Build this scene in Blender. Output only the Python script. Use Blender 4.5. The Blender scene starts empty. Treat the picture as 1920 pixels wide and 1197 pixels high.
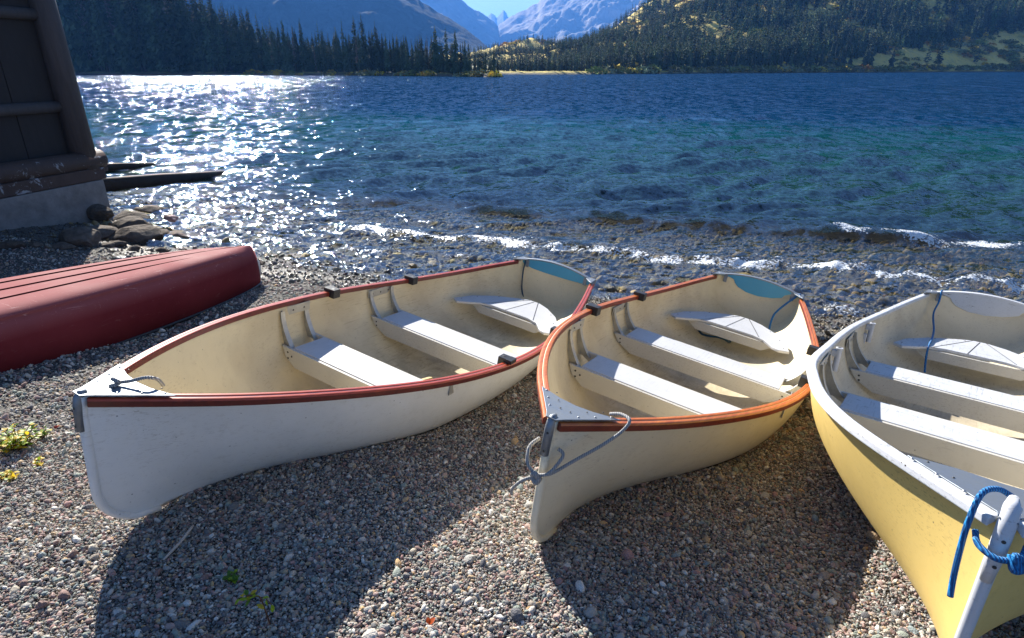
import bpy, bmesh, math, random
import numpy as np
from mathutils import Vector, Matrix
R = math.radians
random.seed(7); rng = np.random.default_rng(11)
sc = bpy.context.scene
col = sc.collection

# ---------------------------------------------------------------- camera
CAM_H, CAM_P, FPX = 1.5212, 0.39107, 1137.35
cam = bpy.data.objects.new('camera', bpy.data.cameras.new('camera'))
col.objects.link(cam); sc.camera = cam
cam.location = (0, 0, CAM_H); cam.rotation_euler = (math.pi/2 - CAM_P, 0, 0)
cam.data.sensor_width = 36; cam.data.lens = 36*FPX/1920
cam.data.clip_start = .05; cam.data.clip_end = 30000
# ---------------------------------------------------------------- light
SUN_AZ, SUN_EL = R(-27), R(31)        # azimuth from +Y towards +X
w = bpy.data.worlds.new('World'); sc.world = w; w.use_nodes = True
nt = w.node_tree; bg = nt.nodes['Background']
sky = nt.nodes.new('ShaderNodeTexSky'); sky.sky_type = 'NISHITA'; sky.sun_disc = False
sky.sun_elevation = SUN_EL; sky.sun_rotation = SUN_AZ; sky.altitude = 1500
sky.air_density = 1.0; sky.dust_density = .15; sky.ozone_density = 1.0
nt.links.new(sky.outputs[0], bg.inputs[0]); bg.inputs[1].default_value = .052
sun = bpy.data.objects.new('sun', bpy.data.lights.new('sun', 'SUN')); col.objects.link(sun)
sun.data.energy = 5; sun.data.angle = R(.5); sun.data.color = (1, .945, .85)
SDIR = Vector((math.sin(SUN_AZ)*math.cos(SUN_EL), math.cos(SUN_AZ)*math.cos(SUN_EL), math.sin(SUN_EL)))
sun.rotation_euler = SDIR.to_track_quat('Z', 'Y').to_euler()
sc.view_settings.view_transform = 'Standard'; sc.view_settings.look = 'None'
sc.view_settings.exposure = 1.5; sc.view_settings.gamma = 1
sc.render.engine = 'CYCLES'
sc.cycles.max_bounces = 6; sc.cycles.use_adaptive_sampling = False; sc.cycles.diffuse_bounces = 4; sc.cycles.transparent_max_bounces = 12; sc.cycles.volume_bounces = 0
sc.cycles.use_denoising = True; sc.cycles.denoising_prefilter = 'NONE'; sc.cycles.denoising_input_passes = 'RGB_ALBEDO_NORMAL'; sc.cycles.sample_clamp_indirect = 6

WATER_Z = -.46
# ---------------------------------------------------------------- helpers
def tag(o, label=None, cat=None, group=None, kind=None):
    if label: o['label'] = label
    if cat: o['category'] = cat
    if group: o['group'] = group
    if kind: o['kind'] = kind
    return o
def empty(name, loc=(0, 0, 0), rot=(0, 0, 0)):
    o = bpy.data.objects.new(name, None); col.objects.link(o)
    o.location = loc; o.rotation_euler = rot; o.empty_display_size = .1
    return o
def build(name, verts, faces, mats, parent=None, smooth=False, midx=None, link=True):
    me = bpy.data.meshes.new(name)
    if isinstance(verts, np.ndarray) and isinstance(faces, np.ndarray):
        nv, (nf, k) = len(verts), faces.shape
        me.vertices.add(nv); me.vertices.foreach_set('co', verts.astype(np.float32).ravel())
        me.loops.add(nf*k); me.loops.foreach_set('vertex_index', faces.astype(np.int32).ravel())
        me.polygons.add(nf); me.polygons.foreach_set('loop_start', np.arange(0, nf*k, k, dtype=np.int32))
        me.update(calc_edges=True)
    else:
        me.from_pydata([tuple(v) for v in verts], [], [tuple(int(i) for i in f) for f in faces])
    if not isinstance(mats, (list, tuple)): mats = [mats]
    for m in mats: me.materials.append(m)
    if midx is not None: me.polygons.foreach_set('material_index', np.asarray(midx, dtype=np.int32))
    if smooth: me.polygons.foreach_set('use_smooth', np.ones(len(me.polygons), dtype=bool))
    me.update()
    o = bpy.data.objects.new(name, me)
    if link: col.objects.link(o)
    if parent: o.parent = parent
    return o
def from_bm(name, bm, mats, parent=None, smooth=False, bevel=0):
    bmesh.ops.recalc_face_normals(bm, faces=bm.faces)
    if bevel:
        bmesh.ops.bevel(bm, geom=list(bm.edges), offset=bevel, segments=2, profile=.6, affect='EDGES', clamp_overlap=True)
    me = bpy.data.meshes.new(name); bm.to_mesh(me); bm.free()
    for m in (mats if isinstance(mats, (list, tuple)) else [mats]): me.materials.append(m)
    if smooth: me.polygons.foreach_set('use_smooth', np.ones(len(me.polygons), dtype=bool))
    o = bpy.data.objects.new(name, me); col.objects.link(o)
    if parent: o.parent = parent
    return o
def grid_faces(nr, nc, wrap=False):
    r, c = np.meshgrid(np.arange(nr-1), np.arange(nc if wrap else nc-1), indexing='ij')
    c2 = (c+1) % nc
    return np.stack([r*nc+c, r*nc+c2, (r+1)*nc+c2, (r+1)*nc+c], -1).reshape(-1, 4)
class MB:
    """collects shapes into one mesh"""
    def __init__(s): s.v = []; s.f = []; s.m = []
    def add(s, v, f, mi=0):
        n = len(s.v); s.v += [tuple(p) for p in v]; s.f += [tuple(int(i)+n for i in q) for q in f]; s.m += [mi]*len(f)
    def box(s, lo, hi, mi=0, M=None):
        v = [(x, y, z) for x in (lo[0], hi[0]) for y in (lo[1], hi[1]) for z in (lo[2], hi[2])]
        if M is not None: v = [tuple(M @ Vector(p)) for p in v]
        s.add(v, [(0, 1, 3, 2), (4, 6, 7, 5), (0, 4, 5, 1), (2, 3, 7, 6), (0, 2, 6, 4), (1, 5, 7, 3)], mi)
    def prism(s, poly, z0, z1, mi=0):
        n = len(poly)
        v = [(p[0], p[1], z0 if len(p) < 3 else p[2]+z0) for p in poly]+[(p[0], p[1], z1 if len(p) < 3 else p[2]+z1) for p in poly]
        f = [tuple(range(n))[::-1], tuple(range(n, 2*n))]+[(i, (i+1) % n, n+(i+1) % n, n+i) for i in range(n)]
        s.add(v, f, mi)
    def tube(s, pts, r, seg=8, mi=0, caps=True):
        pts = [Vector(p) for p in pts]; n = len(pts)
        rr = r if isinstance(r, (list, tuple, np.ndarray)) else [r]*n
        prev = None; v = []
        for i, p in enumerate(pts):
            t = (pts[min(i+1, n-1)]-pts[max(i-1, 0)])
            if t.length < 1e-9: t = Vector((0, 0, 1))
            t.normalize()
            if prev is None: a = t.orthogonal().normalized()
            else:
                a = prev-t*prev.dot(t)
                a = a.normalized() if a.length > 1e-6 else t.orthogonal().normalized()
            prev = a; b = t.cross(a)
            for k in range(seg):
                c = 2*math.pi*k/seg; v.append(p+(a*math.cos(c)+b*math.sin(c))*rr[i])
        f = [(i*seg+k, i*seg+(k+1) % seg, (i+1)*seg+(k+1) % seg, (i+1)*seg+k) for i in range(n-1) for k in range(seg)]
        if caps: f += [tuple(range(seg))[::-1], tuple(range((n-1)*seg, n*seg))]
        s.add(v, f, mi)
    def dome(s, c, r, h, axis=(0, 0, 1), mi=0):
        q = Vector(axis).to_track_quat('Z', 'Y'); c = Vector(c)
        v = [c+q @ Vector((r*math.cos(a)*k, r*math.sin(a)*k, z)) for k, z in ((1, 0), (.75, h*.7)) for a in [i*math.pi/4 for i in range(8)]]+[c+q @ Vector((0, 0, h))]
        f = [(i, (i+1) % 8, 8+(i+1) % 8, 8+i) for i in range(8)]+[(8+i, 8+(i+1) % 8, 16) for i in range(8)]
        s.add(v, f, mi)
    def build(s, name, mats, parent=None, smooth=False, bevel=0, seg=2):
        o = build(name, s.v, s.f, mats, parent, smooth, s.m)
        if bevel:
            b = o.modifiers.new('bevel', 'BEVEL'); b.width = bevel; b.segments = seg; b.limit_method = 'ANGLE'; b.angle_limit = R(40)
            if smooth is False:
                o.data.polygons.foreach_set('use_smooth', np.ones(len(o.data.polygons), dtype=bool)); b.harden_normals = True
        return o
def smooth_path(pts, n=8):
    pts = [Vector(p) for p in pts]; out = []
    for i in range(len(pts)-1):
        p0 = pts[max(i-1, 0)]; p1 = pts[i]; p2 = pts[i+1]; p3 = pts[min(i+2, len(pts)-1)]
        for k in range(n):
            t = k/n
            out.append(.5*((2*p1)+(p2-p0)*t+(2*p0-5*p1+4*p2-p3)*t*t+(3*p1-p0-3*p2+p3)*t**3))
    out.append(pts[-1]); return out
# gradient noise in numpy
_perm = rng.permutation(256); _perm = np.concatenate([_perm, _perm]); _ga = rng.uniform(0, 2*np.pi, 512)
def pnoise(x, y):
    x = np.asarray(x, float); y = np.asarray(y, float)
    xi = np.floor(x).astype(int); yi = np.floor(y).astype(int); xf = x-xi; yf = y-yi
    u = xf*xf*xf*(xf*(xf*6-15)+10); v = yf*yf*yf*(yf*(yf*6-15)+10)
    def g(a, b, dx, dy):
        h = _perm[(_perm[a & 255]+b) & 255]; an = _ga[h]; return np.cos(an)*dx+np.sin(an)*dy
    n00 = g(xi, yi, xf, yf); n10 = g(xi+1, yi, xf-1, yf); n01 = g(xi, yi+1, xf, yf-1); n11 = g(xi+1, yi+1, xf-1, yf-1)
    return 1.5*((n00*(1-u)+n10*u)*(1-v)+(n01*(1-u)+n11*u)*v)
def fbm(x, y, o=4, gain=.5, lac=2.03):
    s = 0; a = 1
    for i in range(o): s = s+a*pnoise(x+17.3*i, y-9.1*i); x = x*lac; y = y*lac; a *= gain
    return s
sstep = lambda a, b, x: (lambda t: t*t*(3-2*t))(np.clip((np.asarray(x, float)-a)/(b-a), 0, 1))

def pix_dir(u, v):
    dx = (u-960)/FPX; dy = -(v-598.5)/FPX
    return np.array([dx, math.cos(CAM_P)+dy*math.sin(CAM_P), -math.sin(CAM_P)+dy*math.cos(CAM_P)])
def elev(u, v): d = pix_dir(u, v); return math.atan2(d[0], d[1]), d[2]/math.hypot(d[0], d[1])
def at_z(u, v, z): d = pix_dir(u, v); t = (z-CAM_H)/d[2]; return Vector((d[0]*t, d[1]*t, z))

# ---------------------------------------------------------------- materials
class Mat:
    def __init__(s, name):
        s.m = bpy.data.materials.new(name); s.m.use_nodes = True; s.t = s.m.node_tree
        s.b = s.t.nodes['Principled BSDF']; s.o = s.t.nodes['Material Output']
    def n(s, kind, **kw):
        nd = s.t.nodes.new('ShaderNode'+kind)
        for k, v in kw.items():
            if hasattr(nd, k) and not k.startswith('_'): setattr(nd, k, v)
            else: nd.inputs[k.replace('_', ' ')].default_value = v
        return nd
    def l(s, a, b): s.t.links.new(a, b)
    def coord(s, kind='Object', scale=(1, 1, 1), rot=(0, 0, 0)):
        c = s.n('TexCoord'); mp = s.n('Mapping'); s.l(c.outputs[kind], mp.inputs[0])
        mp.inputs['Scale'].default_value = scale; mp.inputs['Rotation'].default_value = rot
        return mp.outputs[0]
    def noise(s, vec, scale=5, detail=4, rough=.5, dist=0):
        nd = s.n('TexNoise'); nd.inputs['Scale'].default_value = scale; nd.inputs['Detail'].default_value = detail
        nd.inputs['Roughness'].default_value = rough; nd.inputs['Distortion'].default_value = dist
        if vec is not None: s.l(vec, nd.inputs['Vector'])
        return nd.outputs[0]
    def ramp(s, fac, stops, interp='LINEAR'):
        nd = s.n('ValToRGB'); cr = nd.color_ramp; cr.interpolation = interp
        while len(cr.elements) < len(stops): cr.elements.new(.5)
        for e, (p, c) in zip(cr.elements, stops):
            e.position = p; e.color = (*c, 1) if isinstance(c, (tuple, list)) else (c, c, c, 1)
        s.l(fac, nd.inputs[0]); return nd.outputs[0]
    def mix(s, fac, a, b, mode='MIX'):
        nd = s.n('Mix', data_type='RGBA', blend_type=mode)
        for sock, v in ((nd.inputs[0], fac), (nd.inputs[6], a), (nd.inputs[7], b)):
            if hasattr(v, 'links'): s.l(v, sock)
            elif isinstance(v, (tuple, list)): sock.default_value = (*v, 1)
            else: sock.default_value = v
        return nd.outputs[2]
    def math(s, op, a, b=0, clamp=False):
        nd = s.n('Math', operation=op); nd.use_clamp = clamp
        for i, v in enumerate((a, b)):
            if hasattr(v, 'links'): s.l(v, nd.inputs[i])
            else: nd.inputs[i].default_value = v
        return nd.outputs[0]
    def mapr(s, v, a, b, c=0, d=1):
        nd = s.n('MapRange'); s.l(v, nd.inputs[0])
        for i, x in enumerate((a, b, c, d)): nd.inputs[i+1].default_value = x
        return nd.outputs[0]
    def bump(s, h, strength=.3, dist=.01, normal=None):
        nd = s.n('Bump'); nd.inputs['Strength'].default_value = strength; nd.inputs['Distance'].default_value = dist
        s.l(h, nd.inputs['Height'])
        if normal: s.l(normal, nd.inputs['Normal'])
        return nd.outputs[0]
    def set(s, **kw):
        for k, v in kw.items():
            i = s.b.inputs[k.replace('_', ' ')]
            if hasattr(v, 'links'): s.l(v, i)
            elif isinstance(v, (tuple, list)) and len(v) == 3 and i.type == 'RGBA': i.default_value = (*v, 1)
            else: i.default_value = v
        return s

def paint(name, base, dirt=(.25, .2, .15), rough=.4, scuff=.5, scale=1., chips=.0, stain=0., floor=0):
    """painted / gelcoat surface with faint mottling, scratches and specks"""
    m = Mat(name); co = m.coord()
    big = m.noise(co, 2.5*scale, 5, .6); c = m.mix(m.ramp(big, [(.35, 0.), (.75, 1.)]), base, tuple(b*.86 for b in base))
    sm = m.noise(co, 22*scale, 6, .7)
    c = m.mix(m.math('MULTIPLY', m.ramp(sm, [(.56, 0.), (.8, 1.)]), .35*scuff), c, dirt)
    st = m.noise(m.coord(scale=(3, 30, 60), rot=(.2, .3, .5)), 3, 5, .7, .4)
    gate0 = m.ramp(m.noise(co, 1.9, 3, .6, .6), [(.42, .08), (.62, 1.)])
    c = m.mix(m.math('MULTIPLY', m.math('MULTIPLY', m.ramp(st, [(.56, 0.), (.62, 1.)]), gate0), .6*scuff), c, dirt)
    if stain:
        g = m.noise(co, 1.3, 4, .55, .3); c = m.mix(m.math('MULTIPLY', m.ramp(g, [(.5, 0.), (.72, 1.)]), stain), c, dirt)
    if floor:
        sz_ = m.n('SeparateXYZ'); m.l(co, sz_.inputs[0]); lowm = m.mapr(sz_.outputs[2], .05, -.07)
        c = m.mix(m.math('MULTIPLY', m.math('MULTIPLY', lowm, m.ramp(m.noise(co, 7, 6, .7, .5), [(.38, .25), (.62, 1.)])), floor), c, (.16, .12, .075))
    v = m.n('TexVoronoi'); v.inputs['Scale'].default_value = 26*scale; m.l(co, v.inputs['Vector'])
    sp = m.ramp(v.outputs['Distance'], [(.055, 1.), (.09, 0.)])
    gate = m.ramp(m.noise(co, 9, 2), [(.52, 0.), (.56, 1.)])
    c = m.mix(m.math('MULTIPLY', m.math('MULTIPLY', sp, gate), min(1, .6*scuff+chips)), c, (.06, .05, .045))
    if chips:
        ch = m.noise(m.coord(scale=(9, 1.2, 9)), 9, 6, .75)
        c = m.mix(m.math('MULTIPLY', m.ramp(ch, [(.615, 0.), (.63, 1.)]), chips), c, (.10, .10, .11))
    m.set(Base_Color=c, Roughness=m.mapr(sm, .3, .7, rough-.08, rough+.12), Normal=m.bump(m.noise(co, 30*scale, 4), .12, .002))
    return m.m
def wood(name, c1, c2, rough=.38, axis=0, coat=.15):
    m = Mat(name); s = [14, 14, 14]; s[axis] = 1.2
    n = m.noise(m.coord(scale=tuple(s)), 5, 6, .65, .6)
    c = m.mix(m.ramp(n, [(.3, 0.), (.7, 1.)]), c1, c2)
    n2 = m.noise(m.coord(), 7, 5, .7)
    c = m.mix(m.math('MULTIPLY', m.ramp(n2, [(.6, 0.), (.8, 1.)]), .6), c, tuple(x*.3 for x in c1))
    m.set(Base_Color=c, Roughness=rough, Coat_Weight=coat, Coat_Roughness=.12, Normal=m.bump(n, .2, .002))
    return m.m
def metal(name, base, rough=.35):
    m = Mat(name); co = m.coord(); n = m.noise(co, 14, 6, .7)
    c = m.mix(m.ramp(n, [(.35, 0.), (.7, 1.)]), base, tuple(x*.7 for x in base))
    m.set(Base_Color=c, Metallic=.7, Roughness=m.mapr(n, .3, .7, rough-.1, rough+.15), Normal=m.bump(m.noise(co, 9, 3), .25, .004))
    return m.m
def plain(name, c, rough=.5, metallic=0):
    m = Mat(name); n = m.noise(m.coord(), 40, 4, .6)
    m.set(Base_Color=m.mix(n, tuple(x*.8 for x in c), tuple(min(1, x*1.15) for x in c)), Roughness=rough, Metallic=metallic, Normal=m.bump(n, .15, .002))
    return m.m
def rope_mat(name, c, c2):
    m = Mat(name); wv = m.n('TexWave'); wv.inputs['Scale'].default_value = 55; wv.inputs['Distortion'].default_value = 2
    m.l(m.coord(scale=(1, 1, 1.4)), wv.inputs['Vector'])
    m.set(Base_Color=m.mix(wv.outputs[1], c2, c), Roughness=.6, Normal=m.bump(wv.outputs[1], .8, .003)); return m.m

M = {}
M['hull_white'] = paint('white gelcoat', (.82, .82, .80), (.3, .26, .2), .35, .9, chips=.15, stain=.2)
M['hull_cream'] = paint('cream gelcoat', (.80, .73, .56), (.3, .22, .13), .35, .9, chips=.15, stain=.22)
M['hull_yellow'] = paint('yellow gelcoat', (.85, .62, .21), (.45, .3, .1), .38, 1., chips=.15, stain=.2)
M['inner'] = paint('cream interior', (.72, .62, .41), (.26, .17, .09), .55, .9, stain=.5, floor=.6)
M['inner3'] = paint('grey cream interior', (.66, .59, .44), (.24, .18, .11), .55, 1., stain=.5, floor=.6)
M['seat_white'] = paint('white seat paint', (.53, .54, .56), (.25, .25, .25), .5, .5, chips=.15)
M['seat_worn'] = paint('worn white seat paint', (.52, .54, .58), (.2, .2, .2), .5, .9, chips=.8)
M['skirt'] = paint('grey seat skirt', (.55, .53, .48), (.25, .2, .15), .5, .8, chips=.15)
M['blue'] = paint('light blue paint', (.075, .34, .52), (.2, .25, .25), .45, .5, chips=.1)
M['rail_red'] = wood('mahogany', (.50, .07, .02), (.30, .035, .015))  # tone of the rail's sunlit top
M['rail_red_shade'] = wood('mahogany shaded faces', (.16, .022, .014), (.09, .014, .012))  # same mahogany, with the shade of the rail sides put into the colour
M['rail_orange'] = wood('amber varnished wood', (.62, .185, .03), (.38, .075, .018))  # orange of the sunlit rail top
M['rail_orange_shade'] = wood('amber wood shaded faces', (.22, .03, .012), (.12, .018, .01))  # amber rail again, darkened in colour for its shaded faces
M['alu'] = metal('aluminium', (.27, .30, .34), .5)
M['alu_worn'] = metal('worn aluminium', (.50, .49, .46), .5)
M['alu_paint'] = paint('white painted rail', (.60, .62, .66), (.15, .15, .15), .35, .9, chips=.5)
M['rivet'] = metal('rivets', (.45, .45, .46), .3)
M['screw'] = plain('dark screws', (.04, .035, .03), .4)
M['black'] = plain('black rubber', (.018, .018, .02), .45)
M['sponge'] = plain('tan foam', (.45, .34, .13), .7)
M['rope_grey'] = rope_mat('grey rope', (.45, .44, .42), (.22, .22, .23))
M['rope_blue'] = rope_mat('blue rope', (.01, .22, .55), (.005, .07, .22))
M['rope_dark'] = rope_mat('dark blue rope', (.01, .09, .18), (.004, .02, .05))

# ---------------------------------------------------------------- boats: data fitted to the photo
L = 3.7
KU = np.array([0, .15, .35, .55, .75, .9, 1.]); KZ = np.array([0, .3, .6, .85, 1.])
KK = np.array([0, .2, .5, .8, .93, 1]); KV = np.array([.02, -.04, -.085, -.08, -.01, 0])
def hermite(k, v, u):
    u = np.atleast_1d(np.asarray(u, float)); m = np.gradient(v, k)
    i = np.clip(np.searchsorted(k, u)-1, 0, len(k)-2); h = k[i+1]-k[i]; t = (u-k[i])/h
    return (2*t**3-3*t**2+1)*v[i]+(t**3-2*t**2+t)*h*m[i]+(-2*t**3+3*t**2)*v[i+1]+(t**3-t**2)*h*m[i+1]
B_ = np.array([.3281, .4628, .5949, .6185, .4711, .2368, .012]); Z_ = np.array([.34, .3097, .3814, .4954, .5661])
B3_ = np.array([.3281, .4628, .5949, .6185, .5673, .3603, .014]); Z3_ = np.array([.34, .3097, .3814, .4821, .5219])
POSE = {1: (.3195, 4.8527, -.376, -118.2331, -6.4451, -8.2897),
        2: (1.9782, 4.7059, -.4602, -121.9246, -6.6126, -6.8051),
        3: (3.2733, 3.9204, -.3249, -127.4921, -6.4934, -.2845)}
def pose_matrix(b):
    x, y, z, yaw, pit, rol = POSE[b]
    return Matrix.Translation((x, y, z)) @ (Matrix.Rotation(R(yaw), 4, 'Z') @ Matrix.Rotation(R(pit), 4, 'Y') @ Matrix.Rotation(R(rol), 4, 'X'))
class Shape:
    def __init__(s, b):
        s.B = B3_ if b == 3 else B_; s.Z = Z3_ if b == 3 else Z_; s.flare = .72 if b == 3 else 1.25
    def b(s, u): return hermite(KU, s.B, u)
    def z(s, u): return hermite(KZ, s.Z, u)
    def k(s, u): return hermite(KK, KV, u)
    def sect(s, u, t, inset=0.):
        """u stations (n,), t (m,) -> (n,m,3) points of the +y half"""
        u = np.asarray(u, float)[:, None]; t = np.asarray(t, float)[None]
        B = np.maximum(s.b(u.ravel())[:, None]-inset, .004); Z = s.z(u.ravel())[:, None]; K = s.k(u.ravel())[:, None]+inset*1.4
        m = np.clip((u-.62)/.38, 0, 1); m = m*m*(3-2*m)
        ye = np.sin(np.pi/2*t)**(2/2.4); ze = 1-np.cos(np.pi/2*t)**(2/2.4)
        # towards the transom the section becomes a little rounder
        y = B*((1-m)*ye+m*t**s.flare); z = K+(Z-K)*((1-m)*ze+m*t)
        h = np.clip(z-K, 0, 1); r = .2
        xe = L-.035*np.clip(1-h/.5, 0, 1)-(r-np.sqrt(np.maximum(r*r-np.clip(r-h, 0, r)**2, 0)))
        x = L*u-(L-xe)*sstep(.84, 1, u)-inset*1.5*(u > .99)+inset*.3*(u < .01)
        return np.stack([x+0*y, y, z], -1)
    def half(s, x, z):
        """inner half breadth at x and height z"""
        p = s.sect([x/L], np.linspace(0, 1, 60), .014)[0]; return float(np.interp(z, p[:, 2], p[:, 1]))
    def rail(s, u, off=0., dz=0.):
        u = np.asarray(u, float); b = s.b(u); z = s.z(u); x = L*u; db = np.gradient(b, x)
        nn = np.sqrt(1+db*db); return np.stack([x-off*db/nn*1., b+off/nn, z+dz], -1)

def sweep_rail(name, S, side, prof, mat, parent, u0=0., u1=1., n=90, midx=None):
    """prof: list of (offset outward, dz) closed section swept along the sheer"""
    uu = np.linspace(u0, u1, n); rows = [S.rail(uu, o, dz) for o, dz in prof]
    V = np.stack(rows, 1).copy(); V[..., 1] = np.maximum(V[..., 1], .002) if min(p[0] for p in prof) < 0 else V[..., 1]
    V[..., 1] *= side; k = len(prof)
    f = [tuple(q) for q in grid_faces(n, k, True)]
    f += [tuple(range(k)), tuple(range((n-1)*k, n*k))]
    if midx is not None: mi = [midx[j] for i in range(n-1) for j in range(k)]+[0, 0]
    else: mi = None
    o = build(name, V.reshape(-1, 3), f, mat, parent, False, mi)
    bm = bmesh.new(); bm.from_mesh(o.data); bmesh.ops.recalc_face_normals(bm, faces=bm.faces); bm.to_mesh(o.data); bm.free()
    bv = o.modifiers.new('bevel', 'BEVEL'); bv.width = .004; bv.segments = 2; bv.limit_method = 'ANGLE'; bv.angle_limit = R(40)
    return o

SEAT = [(.89, .425), (.925, .36), (.90, .31), (.80, .235), (.772, .15), (.772, -.15), (.80, -.235), (.87, -.30), (.93, -.37), (.89, -.425),
        (.72, -.37), (.56, -.255), (.44, -.11), (.385, -.03), (.385, .06), (.44, .16), (.56, .285), (.72, .38)]
def make_boat(b, name, label, group, mats):
    S = Shape(b); root = empty(name, POSE[b][:3]); Mx = pose_matrix(b)
    root.rotation_mode = 'XYZ'; root.rotation_euler = Mx.to_euler('XYZ')
    tag(root, label, 'rowing boat', group)
    # hull: outer and inner skin, floor, closed transom
    uu = np.concatenate([np.linspace(0, .8, 34), np.linspace(.815, 1, 22)]); t = np.linspace(0, 1, 26)
    def skin(inset):
        P = S.sect(uu, t, inset); Q = P.copy(); Q[..., 1] *= -1
        return np.concatenate([Q[:, :0:-1], P], 1)     # (n, 2m-1, 3)
    O = skin(0); I = skin(.014); n, k, _ = O.shape
    I[:1, :, 0] = .016
    V = np.concatenate([O.reshape(-1, 3), I.reshape(-1, 3)]); f = grid_faces(n, k); fo = [tuple(q[::-1]) for q in f]; fi = [tuple(q+n*k) for q in f]
    rim = []
    for i in range(n-1):
        for j in (0, k-1):
            q = (i*k+j, (i+1)*k+j, n*k+(i+1)*k+j, n*k+i*k+j); rim.append(q if j else q[::-1])
    tr_o = tuple(range(k)); tr_i = tuple(range(n*k, n*k+k))[::-1]; top_o = (k-1, 0, n*k, n*k+k-1)
    faces = fo+fi+rim+[tr_o, tr_i, top_o]
    mi = [0]*len(fo)+[1]*len(fi)+[0]*len(rim)+[0, 1, 0]
    hull = build('hull', V, faces, [mats['hull'], mats['inner']], root, True, mi)
    # keel strip and stem band
    kb = MB(); uk = np.linspace(.05, .97, 50); kp = S.sect(uk, [0.])[:, 0]
    for i in range(len(kp)-1):
        a, c = kp[i], kp[i+1]
        kb.add([(a[0], -.011, a[2]+.004), (a[0], .011, a[2]+.004), (a[0], .009, a[2]-.012), (a[0], -.009, a[2]-.012),
                (c[0], -.011, c[2]+.004), (c[0], .011, c[2]+.004), (c[0], .009, c[2]-.012), (c[0], -.009, c[2]-.012)],
               [(0, 1, 5, 4), (1, 2, 6, 5), (2, 3, 7, 6), (3, 0, 4, 7)])
    kb.build('keel', mats['hull'], root)
    sp = S.sect([1.], np.linspace(0, 1, 30))[0]; sb = MB()
    sb.tube([(p[0]+.002, 0, p[2]) for p in sp], [.013+.004*(i/29) for i in range(30)], 10)
    band = sb.build('stem_band', mats['stem'], root, True)
    # stem head: aluminium cap over the top of the stem
    zt = float(S.z(1.)[0]); cp = MB()
    capz = zt+(.05 if b == 3 else .02)
    if b == 3: cp.tube([(L+.004, 0, zt-.15), (L+.010, 0, zt-.08), (L+.010, 0, zt-.01), (L+.004, 0, capz-.008), (L-.02, 0, capz)], [.012, .017, .018, .017, .010], 12)
    else: cp.tube([(L-.012, 0, zt+.011), (L+.004, 0, zt+.010), (L+.011, 0, zt-.004), (L+.012, 0, zt-.03), (L+.011, 0, zt-.12)], [.007, .012, .0145, .0155, .0145], 12)
    for z in (zt-.035, zt-.1): cp.dome((L+.0275, .003, z), .0045, .002, (1, 0, 0), 1)
    cp.build('stem_cap', [mats['cap'], M['screw']], root, True)
    # transom board with crowned top
    tw = float(S.b(0.)[0]); tz = float(S.z(0.)[0])
    tp = []
    for i in range(17):
        y = -tw-.005+(2*tw+.01)*i/16; tp.append((y, tz+.004+.052*(1-(y/(tw+.005))**2)))
    if b == 1: low = [(.30, tz-.035), (.22, tz-.04), (.1, tz-.046), (-.1, tz-.048), (-.22, tz-.044), (-.30, tz-.03)]
    else: low = [(.31, tz-.005), (.245, tz+.0), (.21, tz-.02), (.195, tz-.045), (.12, tz-.07), (.02, tz-.085), (-.08, tz-.08), (-.155, tz-.055), (-.185, tz-.03), (-.2, tz-.005), (-.25, tz+.01), (-.31, tz)]
    tb = MB(); poly = tp+[(y, z) for y, z in low]
    nn = len(poly); v = [(-.012, y, z) for y, z in poly]+[(.026, y, z) for y, z in poly]
    tb.add(v, [tuple(range(nn))[::-1], tuple(range(nn, 2*nn))]+[(i, (i+1) % nn, nn+(i+1) % nn, nn+i) for i in range(nn)])
    tb.build('transom_board', mats['transom'], root, bevel=.003)
    st = MB()
    for i in range(16):
        (y0, z0), (y1, z1) = tp[i], tp[i+1]
        st.add([(-.016, y0, z0-.004), (.030, y0, z0-.004), (.030, y0, z0+.005), (-.016, y0, z0+.005), (-.016, y1, z1-.004), (.030, y1, z1-.004), (.030, y1, z1+.005), (-.016, y1, z1+.005)],
               [(3, 2, 6, 7), (0, 3, 7, 4), (2, 1, 5, 6), (1, 0, 4, 5)])
    st.build('transom_trim', mats['cap2'], root)
    for s in (1, -1):
        c = MB(); y0 = s*(tw-.075); y1 = s*(tw+.012)
        c.prism([(-.02, y0), (.012, y0), (.10, y1-s*.012), (.12, y1+s*.012), (-.02, y1+s*.002)], tz+.014, tz+.022)
        c.prism([(-.02, y1-s*.006), (.115, y1+s*.016), (.115, y1+s*.020), (-.02, y1+s*.004)], tz-.035, tz+.016)
        c.box((.027, min(y0, y0+s*.03), tz-.045), (.032, max(y0, y0+s*.03), tz+.016))
        for xx in (.005, .05): c.dome((xx, s*(tw-.01), tz+.022), .005, .003, mi=1)
        c.build('corner_cap', [M['alu'], M['rivet']], root, bevel=.002)
    # rails
    for s in (1, -1):
        if b < 3:
            sweep_rail('outwale', S, s, [(-.001, -.031), (.018, -.029), (.019, -.006), (.015, .001), (-.001, .001)], mats['out'], root, .012, .9985, midx=[0, 0, 1, 1, 0])  # light painted in: sunlit tone on top faces, shaded tone on the rest
            sweep_rail('inwale', S, s, [(-.021, -.024), (-.010, -.025), (-.0015, -.002), (-.003, .004), (-.020, .003)], mats['in_'], root, .02, .97, midx=[0, 0, 1, 1, 0])  # same painted split of lit top and shaded sides
        else:
            sweep_rail('gunwale', S, s, [(-.016, -.016), (-.016, .003), (-.010, .006), (.015, .005), (.020, 0), (.021, -.018), (.017, -.021), (.013, -.017), (.0, -.010)], mats['out'], root, .012, .999)
    # bow plate
    up = .945; xb = L*up; bb = float(S.b(up)[0]); zb = float(S.z(up)[0])+.008
    pl = MB(); pts = []
    e = .012 if b < 3 else -.012
    us = np.linspace(up, .995, 7)
    left = [(L*u_, float(S.b(u_)[0])+e, float(S.z(u_)[0])+.007) for u_ in us]
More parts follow.
